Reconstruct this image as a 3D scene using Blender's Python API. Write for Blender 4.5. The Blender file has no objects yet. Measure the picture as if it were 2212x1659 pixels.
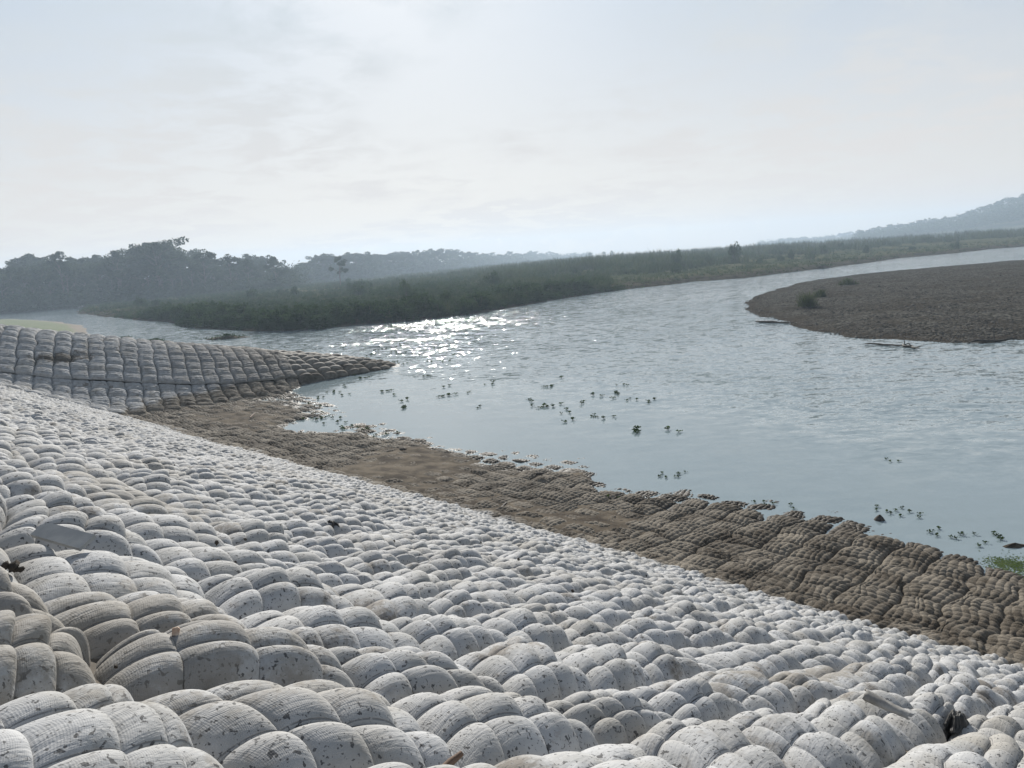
import bpy, math, random
import numpy as np
from mathutils import Matrix, Vector

# ------------------------------------------------------------------ camera, sky, sun, exposure
random.seed(7)
rng = np.random.default_rng(7)
sc = bpy.context.scene
COL = sc.collection
H = 6.0
F = 1597.0
PITCH, ROLL = math.radians(9.44), math.radians(3.78)
D_ = np.array([0, math.cos(PITCH), -math.sin(PITCH)])
R0 = np.array([1.0, 0, 0]); U0 = np.array([0, math.sin(PITCH), math.cos(PITCH)])
R_ = math.cos(ROLL) * R0 - math.sin(ROLL) * U0
U_ = math.sin(ROLL) * R0 + math.cos(ROLL) * U0

cam_d = bpy.data.cameras.new('camera')
cam = bpy.data.objects.new('camera', cam_d)
COL.objects.link(cam)
cam.matrix_world = Matrix(((R_[0], U_[0], -D_[0], 0), (R_[1], U_[1], -D_[1], 0), (R_[2], U_[2], -D_[2], H), (0, 0, 0, 1)))
cam_d.sensor_width = 36; cam_d.lens = 36 * F / 2212
cam_d.clip_start = 0.05; cam_d.clip_end = 20000
sc.camera = cam

SUN_EL, SUN_AZ = math.radians(28), math.radians(-6)     # azimuth from +Y, positive towards +X
sun_d = bpy.data.lights.new('sun', 'SUN'); sun = bpy.data.objects.new('sun', sun_d); COL.objects.link(sun)
sun_d.energy = 5.0; sun_d.angle = math.radians(0.5); sun_d.color = (1, 0.955, 0.88)
sdir = Vector((math.sin(SUN_AZ) * math.cos(SUN_EL), math.cos(SUN_AZ) * math.cos(SUN_EL), math.sin(SUN_EL)))
sun.rotation_euler = sdir.to_track_quat('Z', 'Y').to_euler()

w = bpy.data.worlds.new('World'); sc.world = w; w.use_nodes = True
nt = w.node_tree; nt.nodes.clear()
N = nt.nodes.new; L = nt.links.new
out = N('ShaderNodeOutputWorld'); bg = N('ShaderNodeBackground'); bg.inputs['Strength'].default_value = 0.066
sky = N('ShaderNodeTexSky'); sky.sky_type = 'NISHITA'; sky.sun_disc = False
sky.sun_elevation = SUN_EL; sky.sun_rotation = SUN_AZ
sky.air_density = 1.0; sky.dust_density = 0.7; sky.ozone_density = 1.5; sky.altitude = 100
tc = N('ShaderNodeTexCoord')
sep = N('ShaderNodeSeparateXYZ'); L(tc.outputs['Generated'], sep.inputs[0])
# thin high cloud on a plane overhead: direction / height
zc = N('ShaderNodeMath'); zc.operation = 'MAXIMUM'; L(sep.outputs['Z'], zc.inputs[0]); zc.inputs[1].default_value = 0.03
zd = N('ShaderNodeMath'); zd.operation = 'ADD'; L(zc.outputs[0], zd.inputs[0]); zd.inputs[1].default_value = 0.12
dv = N('ShaderNodeVectorMath'); dv.operation = 'DIVIDE'; L(tc.outputs['Generated'], dv.inputs[0])
cmb = N('ShaderNodeCombineXYZ'); [L(zd.outputs[0], cmb.inputs[i]) for i in range(3)]; L(cmb.outputs[0], dv.inputs[1])
n1 = N('ShaderNodeTexNoise'); n1.inputs['Scale'].default_value = 0.9; n1.inputs['Detail'].default_value = 3; L(dv.outputs[0], n1.inputs['Vector'])
n2 = N('ShaderNodeTexNoise'); n2.inputs['Scale'].default_value = 3.2; n2.inputs['Detail'].default_value = 8; n2.inputs['Roughness'].default_value = 0.62; n2.inputs['Distortion'].default_value = 0.35; L(dv.outputs[0], n2.inputs['Vector'])
r1 = N('ShaderNodeMapRange'); r1.inputs[1].default_value = 0.40; r1.inputs[2].default_value = 0.62; L(n1.outputs['Fac'], r1.inputs[0])
r2 = N('ShaderNodeMapRange'); r2.inputs[1].default_value = 0.42; r2.inputs[2].default_value = 0.68; L(n2.outputs['Fac'], r2.inputs[0])
mm = N('ShaderNodeMath'); mm.operation = 'MULTIPLY'; L(r1.outputs[0], mm.inputs[0]); L(r2.outputs[0], mm.inputs[1])
ma = N('ShaderNodeMath'); ma.operation = 'MULTIPLY_ADD'; L(mm.outputs[0], ma.inputs[0]); ma.inputs[1].default_value = 0.40
ve = N('ShaderNodeMapRange'); L(sep.outputs['Z'], ve.inputs[0]); ve.inputs[1].default_value = 0.0; ve.inputs[2].default_value = 0.6; ve.inputs[3].default_value = 0.95; ve.inputs[4].default_value = 0.42
vb = N('ShaderNodeMapRange'); L(sep.outputs['Y'], vb.inputs[0]); vb.inputs[1].default_value = -0.5; vb.inputs[2].default_value = 0.6; vb.inputs[3].default_value = 0.25; vb.inputs[4].default_value = 1.0   # haze veil thins away from the sun
vm_ = N('ShaderNodeMath'); vm_.operation = 'MULTIPLY'; L(ve.outputs[0], vm_.inputs[0]); L(vb.outputs[0], vm_.inputs[1]); L(vm_.outputs[0], ma.inputs[2])
ma.use_clamp = True
mix = N('ShaderNodeMix'); mix.data_type = 'RGBA'; L(ma.outputs[0], mix.inputs['Factor'])
L(sky.outputs[0], mix.inputs['A']); 
cw = N('ShaderNodeMix'); cw.data_type = 'RGBA'; ce = N('ShaderNodeMapRange'); L(sep.outputs['Z'], ce.inputs[0]); ce.inputs[1].default_value = 0.0; ce.inputs[2].default_value = 0.3
L(ce.outputs[0], cw.inputs['Factor']); cw.inputs['A'].default_value = (8.9, 7.8, 6.9, 1); cw.inputs['B'].default_value = (6.8, 7.4, 7.9, 1); L(cw.outputs['Result'], mix.inputs['B'])
L(mix.outputs['Result'], bg.inputs[0]); L(bg.outputs[0], out.inputs['Surface'])

sc.view_settings.view_transform = 'Standard'; sc.view_settings.look = 'None'
sc.view_settings.gamma = 1; sc.view_settings.use_curve_mapping = False
sc.view_settings.exposure = 0.50
cy = sc.cycles
cy.max_bounces = 6; cy.diffuse_bounces = 3; cy.glossy_bounces = 3; cy.transmission_bounces = 4; cy.volume_bounces = 0; cy.transparent_max_bounces = 8
cy.sample_clamp_indirect = 4; cy.sample_clamp_direct = 0; cy.caustics_reflective = False; cy.caustics_refractive = False

# ------------------------------------------------------------------ helpers
def at(px, py, z=0.0, dist=None):
    """world point on the level z seen at a place measured in the photograph (2212 x 1659 scale), or at a given distance"""
    d = (px - 1106) / F * R_ + (829.5 - py) / F * U_ + D_
    t = (z - H) / d[2] if dist is None else dist / math.hypot(d[0], d[1])
    return np.array([0, 0, H]) + d * t

def project(P):
    P = np.asarray(P, float) - np.array([0, 0, H])
    x, y, z = P @ R_, P @ U_, P @ D_
    z = np.where(z > 1e-3, z, 1e-3)
    return 1106 + F * x / z, 829.5 - F * y / z, z

def tag(o, label=None, cat=None, group=None, kind=None):
    if label: o['label'] = label
    if cat: o['category'] = cat
    if group: o['group'] = group
    if kind: o['kind'] = kind
    return o

def empty(name, loc=(0, 0, 0), rz=0, parent=None):
    o = bpy.data.objects.new(name, None); COL.objects.link(o)
    o.location = loc; o.rotation_euler = (0, 0, rz); o.empty_display_size = 0.1
    if parent: o.parent = parent
    return o

def fast_mesh(name, V, Q, uv=None, smooth=True):
    """V (n,3), Q (m,k) all faces with k corners; uv per vertex"""
    me = bpy.data.meshes.new(name)
    V = np.ascontiguousarray(V, dtype=np.float32); Q = np.ascontiguousarray(Q, dtype=np.int32)
    k = Q.shape[1]
    if not np.isfinite(V).all(): print('NAN in', name)
    me.vertices.add(len(V)); me.vertices.foreach_set('co', V.ravel())
    me.loops.add(Q.size); me.loops.foreach_set('vertex_index', Q.ravel())
    me.polygons.add(len(Q)); me.polygons.foreach_set('loop_start', np.arange(0, Q.size, k, dtype=np.int32))
    if smooth: me.polygons.foreach_set('use_smooth', np.ones(len(Q), dtype=bool))
    if uv is not None:
        l = me.uv_layers.new(name='cell'); l.data.foreach_set('uv', np.ascontiguousarray(uv[Q.ravel()], dtype=np.float32).ravel())
    me.update(calc_edges=True)
    return me

def link(name, me, mat=None, parent=None, loc=None):
    o = bpy.data.objects.new(name, me); COL.objects.link(o)
    if mat is not None and len(me.materials) == 0: me.materials.append(mat)
    if parent: o.parent = parent
    if loc is not None: o.location = loc
    return o

def copy_tree(o, parent=None):
    c = o.copy(); COL.objects.link(c)
    if parent: c.parent = parent
    for ch in list(o.children): copy_tree(ch, c)
    return c

def _h(ix, iy, seed):
    n = (ix.astype(np.int64) * 374761393 + iy.astype(np.int64) * 668265263 + seed * 974634777) & 0xffffffff
    n = ((n ^ (n >> 13)) * 1274126177) & 0xffffffff
    n = ((n ^ (n >> 16)) * 2246822519) & 0xffffffff
    return ((n ^ (n >> 15)) & 0xffffff) / float(0xffffff)

def vn(x, y, seed=0):
    x = np.asarray(x, float); y = np.asarray(y, float)
    ix, iy = np.floor(x), np.floor(y); fx, fy = x - ix, y - iy
    fx = fx * fx * fx * (fx * (fx * 6 - 15) + 10); fy = fy * fy * fy * (fy * (fy * 6 - 15) + 10)
    a = _h(ix, iy, seed); b = _h(ix + 1, iy, seed); c = _h(ix, iy + 1, seed); d = _h(ix + 1, iy + 1, seed)
    return (a + (b - a) * fx) * (1 - fy) + (c + (d - c) * fx) * fy

def fbm(x, y, seed=0, o=4):
    x = np.asarray(x, float); y = np.asarray(y, float)
    r = 0; a = 0.5; t = 0
    for i in range(o):
        r = r + a * (vn(x, y, seed + i * 17) * 2 - 1); t += a
        x, y = x * 1.93 + 5.3 + y * .31, y * 1.93 - 3.7 - x * .31; a *= 0.5
    return r / t

def smax(a, b, k): return 0.5 * (a + b + np.sqrt((a - b) ** 2 + k * k))
def smin(a, b, k): return 0.5 * (a + b - np.sqrt((a - b) ** 2 + k * k))
def ss(x, a, b):
    t = np.clip((x - a) / (b - a), 0, 1); return t * t * (3 - 2 * t)

def grid_faces(nu, nv, off=0):
    i = np.arange(nu - 1)[:, None] * nv + np.arange(nv - 1)[None, :]
    i = i.ravel() + off
    return np.stack([i, i + nv, i + nv + 1, i + 1], 1)

# ---- materials
def mat(name):
    m = bpy.data.materials.new(name); m.use_nodes = True
    n = m.node_tree; n.nodes.clear()
    o = n.nodes.new('ShaderNodeOutputMaterial'); b = n.nodes.new('ShaderNodeBsdfPrincipled')
    n.links.new(b.outputs[0], o.inputs['Surface'])
    return m, n, b, o

class NB:
    def __init__(s, nt): s.nt = nt
    def new(s, t, **kw):
        n = s.nt.nodes.new(t)
        for k, v in kw.items(): setattr(n, k, v)
        return n
    def put(s, sock, v):
        if isinstance(v, (int, float, tuple, list)): sock.default_value = v
        else: s.nt.links.new(v, sock)
    def noise(s, vec, scale, detail=4, rough=0.55, dist=0.0):
        n = s.new('ShaderNodeTexNoise'); s.put(n.inputs['Vector'], vec); n.inputs['Scale'].default_value = scale
        n.inputs['Detail'].default_value = detail; n.inputs['Roughness'].default_value = rough; n.inputs['Distortion'].default_value = dist
        return n.outputs['Fac']
    def mr(s, v, a, b, c=0.0, d=1.0, smooth=True):
        n = s.new('ShaderNodeMapRange'); s.put(n.inputs[0], v)
        if smooth: n.interpolation_type = 'SMOOTHSTEP'
        for i, q in enumerate((a, b, c, d)): s.put(n.inputs[i + 1], q)
        return n.outputs[0]
    def math(s, op, a, b=0.0, c=0.0, clamp=False):
        n = s.new('ShaderNodeMath', operation=op, use_clamp=clamp); s.put(n.inputs[0], a); s.put(n.inputs[1], b); s.put(n.inputs[2], c)
        return n.outputs[0]
    def mix(s, f, a, b, mode='MIX'):
        n = s.new('ShaderNodeMix', data_type='RGBA', blend_type=mode); s.put(n.inputs['Factor'], f)
        for k, v in (('A', a), ('B', b)):
            s.put(n.inputs[k], (v[0], v[1], v[2], 1.0) if isinstance(v, tuple) else v)
        return n.outputs['Result']
    def bump(s, h, strength, dist, normal=None):
        n = s.new('ShaderNodeBump'); s.put(n.inputs['Height'], h); s.put(n.inputs['Strength'], strength); s.put(n.inputs['Distance'], dist)
        if normal is not None: s.put(n.inputs['Normal'], normal)
        return n.outputs[0]
    def pos(s): return s.new('ShaderNodeNewGeometry').outputs['Position']
    def sep(s, v):
        n = s.new('ShaderNodeSeparateXYZ'); s.put(n.inputs[0], v); return n.outputs

def mattress_material():
    m, n, b, o = mat('mattress_fabric'); B = NB(n)
    pos = B.pos(); X, Y, Z = B.sep(pos)
    uv = B.new('ShaderNodeUVMap', uv_map='cell').outputs[0]
    us, ua, _ = B.sep(uv)
    big = B.noise(pos, 0.9, 5, 0.6); mid = B.noise(pos, 5.0, 5, 0.6); fine = B.noise(pos, 60, 4, 0.6)
    # cloth: warm grey-white with grime in soft blotches
    c = B.mix(B.mr(mid, 0.35, 0.7), (0.41, 0.412, 0.415), (0.30, 0.296, 0.285))
    c = B.mix(B.mr(big, 0.5, 0.72, 0, 0.55), c, (0.27, 0.245, 0.205))
    soil = B.mr(B.math('ADD', B.noise(pos, 2.2, 6, 0.7), B.math('MULTIPLY', fine, 0.12)), 0.625, 0.74, 0, 0.85)
    c = B.mix(soil, c, (0.14, 0.12, 0.098))
    c = B.mix(B.mr(B.noise(pos, 11, 5, 0.7, 0.4), 0.56, 0.70, 0, 0.5), c, (0.20, 0.175, 0.145))
    # small dark spots of mud, at three sizes
    for sc_, th, st in ((52, 0.635, 0.9), (110, 0.635, 0.8), (24, 0.74, 0.8)):
        sp = B.mr(B.noise(pos, sc_, 2, 0.5, 0.3), th, th + 0.035, 0, st)
        c = B.mix(sp, c, (0.055, 0.055, 0.057))
    Sx = B.math('ADD', B.math('MULTIPLY', X, 0.70), B.math('MULTIPLY', Y, 0.714))
    Ax = B.math('ADD', B.math('MULTIPLY', X, -0.714), B.math('MULTIPLY', Y, 0.70))
    for (s0, a0, rs, ra, st, cc) in ((0.5, 1.9,   .60, .50, .60, (0.20, 0.18, 0.152)), (3.6, 1.45, 1.5, .14, .7, (0.17, 0.15, 0.122)), (10.6, 41.0, 1.5, .55, 1.0, (0.09, 0.075, 0.058)), (1.3, 4.2, .5, .8, .6, (0.20, 0.18, 0.15)), (5.5, 9, 1.2, 1.8, .5, (0.22, 0.2, 0.17))):
        ds = B.math('POWER', B.math('DIVIDE', B.math('SUBTRACT', Sx, s0), rs), 2.0); da = B.math('POWER', B.math('DIVIDE', B.math('SUBTRACT', Ax, a0), ra), 2.0)
        q = B.math('SUBTRACT', 1.0, B.math('ADD', ds, da))
        k = B.mr(B.math('ADD', q, B.math('MULTIPLY', B.math('SUBTRACT', B.noise(pos, 9.0 if s0 < 8 else 2.0, 7, 0.75), 0.5), 4.5)), 0.1, 0.9, 0, st)
        c = B.mix(B.math('MULTIPLY', k, B.mr(q, -1.5, 0.2)), c, cc)
    # woven ribs across the pillow
    rib = B.math('SINE', B.math('MULTIPLY', us, 2 * math.pi * 40))
    c = B.mix(B.mr(rib, -0.2, 1.0, 0.0, 0.07), c, (0.22, 0.22, 0.22))
    fr = B.math('ABSOLUTE', B.math('SUBTRACT', B.math('FRACT', ua), 0.5))
    st = B.math('MULTIPLY', B.mr(B.math('ABSOLUTE', B.math('SUBTRACT', fr, 0.465)), 0.003, 0.010, 1, 0), B.mr(fine, 0.3, 0.5))
    c = B.mix(B.math('MULTIPLY', st, 0.7), c, (0.13, 0.13, 0.135))
    # dried river silt below the flood line
    edge = B.math('ADD', Z, B.math('MULTIPLY', B.noise(pos, 0.55, 5, 0.6), -0.55))
    silt = B.mr(edge, 0.22, 0.36, 1, 0)
    mud = B.mix(B.mr(B.noise(pos, 1.3, 6, 0.65), 0.38, 0.66), (0.200, 0.174, 0.140), (0.056, 0.044, 0.032))
    mud = B.mix(B.mr(fine, 0.45, 0.75, 0, 0.5), mud, (0.21, 0.188, 0.155))
    wet = B.mr(B.math('ADD', Z, B.math('MULTIPLY', mid, 0.06)), 0.045, 0.12, 1, 0)
    mud = B.mix(wet, mud, (0.055, 0.045, 0.035))
    c = B.mix(silt, c, mud)
    # spur: weathered greyer cloth the further it reaches into the river
    S = B.math('ADD', B.math('MULTIPLY', X, 0.70), B.math('MULTIPLY', Y, 0.714))
    A = B.math('ADD', B.math('MULTIPLY', X, -0.714), B.math('MULTIPLY', Y, 0.70))
    spur = B.mr(A, 33.0, 36.0)
    weather = B.math('MULTIPLY', spur, B.mr(B.math('ADD', S, B.math('MULTIPLY', big, 8)), 15, 27, 0.05, 0.92))
    c = B.mix(weather, c, mud)
    B.put(b.inputs['Base Color'], c)
    B.put(b.inputs['Roughness'], B.mr(wet, 0, 1, 0.80, 0.45)); B.put(b.inputs['Specular IOR Level'], B.mr(silt, 0, 1, 0.30, 0.06))
    # relief: weave, folds, crusts
    fold = B.noise(B.new('ShaderNodeVectorMath', operation='MULTIPLY').outputs[0], 1)  # placeholder replaced below
    vm = B.new('ShaderNodeVectorMath', operation='MULTIPLY'); B.put(vm.inputs[0], uv); vm.inputs[1].default_value = (0.9, 5.5, 1)
    fold = B.noise(vm.outputs[0], 1.6, 4, 0.6, 0.6)
    nrm = B.bump(rib, 0.13, 0.0010)
    nrm = B.bump(st, 0.6, -0.004, nrm)
    nrm = B.bump(fold, 0.35, 0.012, nrm)
    nrm = B.bump(fine, B.mr(silt, 0, 1, 0.12, 0.7), 0.01, nrm)
    nrm = B.bump(B.noise(pos, 14, 5, 0.65), B.mr(silt, 0, 1, 0.15, 0.6), 0.03, nrm)
    B.put(b.inputs['Normal'], nrm)
    return m

def simple(name, col, col2=None, scale=5.0, rough=0.8, bump=0.3, bdist=0.01, spec=0.3, det=5):
    m, n, b, o = mat(name); B = NB(n)
    oc = B.new('ShaderNodeTexCoord').outputs['Object']
    f = B.noise(oc, scale, det, 0.62)
    B.put(b.inputs['Base Color'], B.mix(B.mr(f, 0.36, 0.66), col, col2 or col))
    b.inputs['Roughness'].default_value = rough; b.inputs['Specular IOR Level'].default_value = spec
    B.put(b.inputs['Normal'], B.bump(f, bump, bdist))
    return m

def leafy(name, col, col2, scale=0.5, trans=0.35):
    m, n, b, o = mat(name); B = NB(n)
    pos = B.pos()
    f = B.noise(pos, scale, 4, 0.6); r = B.new('ShaderNodeObjectInfo').outputs['Random']
    ri = B.new('ShaderNodeNewGeometry').outputs['Random Per Island']
    c = B.mix(B.mr(f, 0.35, 0.65), col, col2)
    c = B.mix(B.math('MULTIPLY', ri, 0.28), c, (col2[0] * 1.5, col2[1] * 1.35, col2[2] * 1.2))
    c = B.mix(B.math('MULTIPLY', r, 0.35), c, (col[0] * 0.6, col[1] * 0.65, col[2] * 0.7))
    B.put(b.inputs['Base Color'], c); b.inputs['Roughness'].default_value = 1.0; b.inputs['Specular IOR Level'].default_value = 0.0
    t = B.new('ShaderNodeBsdfTranslucent'); B.put(t.inputs['Color'], c)
    mx = B.new('ShaderNodeMixShader'); mx.inputs[0].default_value = trans
    n.links.new(b.outputs[0], mx.inputs[1]); n.links.new(t.outputs[0], mx.inputs[2]); n.links.new(mx.outputs[0], o.inputs['Surface'])
    return m

def water_material():
    m, n, b, o = mat('river_water'); B = NB(n)
    pos = B.pos(); X, Y, Z = B.sep(pos)
    b.inputs['Base Color'].default_value = (0.185, 0.232, 0.25, 1)
    b.inputs['IOR'].default_value = 1.42; b.inputs['Roughness'].default_value = 0.07
    # flow runs along the river, ripples are stretched across the view
    vm = B.new('ShaderNodeMapping'); B.put(vm.inputs['Vector'], pos); vm.inputs['Rotation'].default_value = (0, 0, math.radians(-20)); vm.inputs['Scale'].default_value = (0.45, 1.0, 1)
    v = vm.outputs[0]
    ruff = B.mr(B.noise(v, 0.045, 4, 0.6, 0.6), 0.40, 0.60)          # wind-ruffled against slick areas
    # sheltered slack water beside the near apron
    S = B.math('ADD', B.math('MULTIPLY', X, 0.70), B.math('MULTIPLY', Y, 0.714))
    open_ = B.mr(B.math('ADD', S, B.math('MULTIPLY', B.noise(pos, 0.12, 3), 14)), 25, 40)
    amp = B.math('MULTIPLY_ADD', B.math('MULTIPLY', ruff, open_), 0.34, B.math('MULTIPLY_ADD', open_, 0.52, 0.07))
    def nvec(scale, k, det=2, dist=0.3):
        n_ = B.new('ShaderNodeTexNoise'); B.put(n_.inputs['Vector'], v); n_.inputs['Scale'].default_value = scale; n_.inputs['Detail'].default_value = det
        n_.inputs['Distortion'].default_value = dist; n_.inputs['Roughness'].default_value = 0.6
        sb = B.new('ShaderNodeVectorMath', operation='SUBTRACT'); B.put(sb.inputs[0], n_.outputs['Color']); sb.inputs[1].default_value = (0.5, 0.5, 0.5)
        sc2 = B.new('ShaderNodeVectorMath', operation='SCALE'); B.put(sc2.inputs[0], sb.outputs[0]); B.put(sc2.inputs['Scale'], B.math('MULTIPLY', amp, k) if not isinstance(k, tuple) else k[0])
        return sc2.outputs[0]
    def vadd(a_, b_):
        n_ = B.new('ShaderNodeVectorMath', operation='ADD'); B.put(n_.inputs[0], a_); B.put(n_.inputs[1], b_); return n_.outputs[0]
    t = vadd(vadd(nvec(0.5, 0.22), nvec(2.6, 1.05)), nvec(11.0, 0.9))
    fl = B.new('ShaderNodeVectorMath', operation='MULTIPLY'); B.put(fl.inputs[0], t); fl.inputs[1].default_value = (1, 1, 0)
    up = vadd(fl.outputs[0], (0.0, 0.0, 1.0))
    nm = B.new('ShaderNodeVectorMath', operation='NORMALIZE'); B.put(nm.inputs[0], up); n1 = nm.outputs[0]
    B.put(b.inputs['Normal'], n1)
    return m

M = {}
M['cloth'] = mattress_material()
M['water'] = water_material()
M['underlay'] = simple('bank_soil', (0.05, 0.042, 0.033), (0.13, 0.11, 0.085), 3.0, 0.9, 0.5, 0.03)
M['mud'] = simple('river_mud', (0.034, 0.026, 0.019), (0.115, 0.094, 0.069), 1.6, 0.9, 0.9, 0.05, 0.04, 10)
M['clod'] = simple('dry_clod', (0.035, 0.03, 0.027), (0.09, 0.075, 0.06), 30, 0.9, 0.6, 0.01)
M['board'] = simple('grey_board', (0.24, 0.25, 0.255), (0.32, 0.325, 0.32), 9, 0.8, 0.2, 0.004)
M['wood'] = simple('weathered_wood', (0.10, 0.06, 0.04), (0.24, 0.16, 0.11), 22, 0.75, 0.5, 0.006)
M['darkwood'] = simple('wet_driftwood', (0.03, 0.026, 0.022), (0.08, 0.066, 0.052), 6, 0.7, 0.6, 0.03)
M['rubble'] = simple('pink_rubble', (0.42, 0.28, 0.20), (0.60, 0.50, 0.40), 40, 0.85, 0.5, 0.004)
M['torn'] = simple('torn_cloth', (0.20, 0.19, 0.175), (0.34, 0.33, 0.31), 14, 0.85, 0.4, 0.01)
M['black'] = simple('black_sheet', (0.02, 0.02, 0.02), (0.06, 0.055, 0.05), 14, 0.6, 0.5, 0.01)
M['bark'] = simple('bark', (0.06, 0.05, 0.04), (0.12, 0.10, 0.08), 3, 0.9, 0.5, 0.05)
M['leaf'] = leafy('tree_leaves', (0.030, 0.045, 0.020), (0.060, 0.082, 0.038), 0.25, 0.25)
M['reed'] = leafy('reed_blades', (0.028, 0.046, 0.022), (0.070, 0.090, 0.040), 0.12, 0.30)
M['shrub'] = leafy('shrub_leaves', (0.020, 0.042, 0.017), (0.052, 0.084, 0.034), 0.6, 0.30)
M['hyacinth'] = leafy('hyacinth_leaves', (0.016, 0.032, 0.011), (0.045, 0.078, 0.020), 3.0, 0.35)

def field_material():
    m, n, b, o = mat('floodplain_soil'); B = NB(n); pos = B.pos(); X, Y, Z = B.sep(pos)
    g = B.mix(B.mr(B.noise(pos, 0.06, 6, 0.65), 0.38, 0.62), (0.040, 0.052, 0.024), (0.088, 0.086, 0.050))
    g = B.mix(B.mr(B.noise(pos, 0.7, 5, 0.65), 0.5, 0.75, 0, 0.6), g, (0.035, 0.045, 0.02))
    soil = B.mix(B.mr(B.noise(pos, 0.5, 6, 0.6), 0.35, 0.65), (0.035, 0.031, 0.024), (0.080, 0.070, 0.052))
    c = B.mix(B.mr(B.math('ADD', Z, B.math('MULTIPLY', B.noise(pos, 0.2, 5, 0.6), -1.1)), 0.05, 0.55), soil, g)
    B.put(b.inputs['Base Color'], c); b.inputs['Roughness'].default_value = 0.95; b.inputs['Specular IOR Level'].default_value = 0.0
    B.put(b.inputs['Normal'], B.bump(B.noise(pos, 1.5, 6, 0.65), 0.8, 0.25)); return m
M['field'] = field_material()

def gravel_material():
    m, n, b, o = mat('gravel'); B = NB(n); pos = B.pos(); X, Y, Z = B.sep(pos)
    vo = B.new('ShaderNodeTexVoronoi'); B.put(vo.inputs['Vector'], pos); vo.inputs['Scale'].default_value = 5.5
    cc = B.sep(vo.outputs['Color'])[0]
    c = B.mix(B.mr(cc, 0.1, 0.95, 0, 1, False), (0.028, 0.027, 0.024), (0.115, 0.110, 0.098))
    c = B.mix(B.mr(B.noise(pos, 0.22, 5, 0.65), 0.42, 0.66, 0, 0.75), c, (0.045, 0.038, 0.030))
    c = B.mix(B.mr(Z, 0.03, 0.22, 0.7, 0), c, (0.05, 0.042, 0.034))
    B.put(b.inputs['Base Color'], c); b.inputs['Roughness'].default_value = 0.95; b.inputs['Specular IOR Level'].default_value = 0.0
    nrm = B.bump(vo.outputs['Distance'], 1.0, -0.09)
    B.put(b.inputs['Normal'], B.bump(B.noise(pos, 1.2, 4), 0.6, 0.15, nrm)); return m
M['gravel'] = gravel_material()

# ------------------------------------------------------------------ the near bank: shape in (s down the slope, a along the bank)
NS = np.array([0.700, 0.714]); NA = np.array([-0.714, 0.700])
def sa_of(x, y): return NS[0] * x + NS[1] * y, NA[0] * x + NA[1] * y
_det = NS[0] * NA[1] - NS[1] * NA[0]
def xy_of(s, a): return (s * NA[1] - a * NS[1]) / _det, (NS[0] * a - NA[0] * s) / _det
SLOPE, TOE = 0.480, 10.7
A_TOE = 37.0

def z_spur(s, a):
    face = 0.35 + 0.56 * (a - A_TOE)
    crest = np.interp(s, [-10, 3, 6, 8.6, 12.7, 17, 21.5, 27, 30, 60], [6.5, 5.9, 5.3, 4.6, 3.5, 2.45, 1.5, .45, -.5, -8])
    crest = smin(crest, 5.9 + 0 * s, 0.5)
    back = 0.45 * (62 - a) - 0.15 * s
    return smin(smin(face, crest, 0.9), back, 0.8)

def z_apron(s, a):
    widen = 2.2 * ss(a, 22, 36)
    t = s - TOE
    z = 0.34 - 0.078 * t * 5.0 / (5.0 + widen)
    z = z + 0.085 * fbm(s / 2.1, a / 2.6, 31, 3) * ss(t, 0, 2) + 0.045 * fbm(s / .7, a / .8, 35, 2) * ss(t, 2, 4)
    over = np.maximum(s - (TOE + 6.2 + widen), 0)
    return z - 0.30 * over - 0.42 * ss(a, 5.5, 0.5) * ss(t, 3.0, 6.5) - 0.16 * np.exp(-(((t - 4.2) / 1.1) ** 2 + ((a - 26) / 2.6) ** 2)) - 0.25 * np.exp(-(((t - 5.6) / .9) ** 2 + ((a - 11.2) / 1.0) ** 2))

def z_base(s, a):
    zA = 0.34 + SLOPE * (TOE - s)
    zA = smin(zA, 5.95 + 0 * s, 0.12)
    zA = zA + (0.035 * fbm(s / 0.9, a / 0.9, 3, 2) + 0.085 * fbm(s / 3.0, a / 4.0, 5, 2)) * ss(a, 60, 30)
    zA = zA - 0.14 * np.exp(-((s - .6) ** 2 + (a - 1) ** 2) / 9.0)
    z = smax(zA, z_apron(s, a), 0.18)
    zb = z_spur(s, a) + 0.04 * fbm(s / 2, a / 2, 9, 2)
    return smax(z, zb, 0.55)

def base_pn(s, a):
    e = 0.05
    z = z_base(s, a)
    zs = (z_base(s + e, a) - z_base(s - e, a)) / (2 * e); za = (z_base(s, a + e) - z_base(s, a - e)) / (2 * e)
    x, y = xy_of(s, a)
    nx = -(zs * NS[0] + za * NA[0]); ny = -(zs * NS[1] + za * NA[1]); nz = np.ones_like(z)
    l = np.sqrt(nx * nx + ny * ny + 1)
    return np.stack([x, y, z], -1), np.stack([nx / l, ny / l, nz / l], -1)

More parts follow.
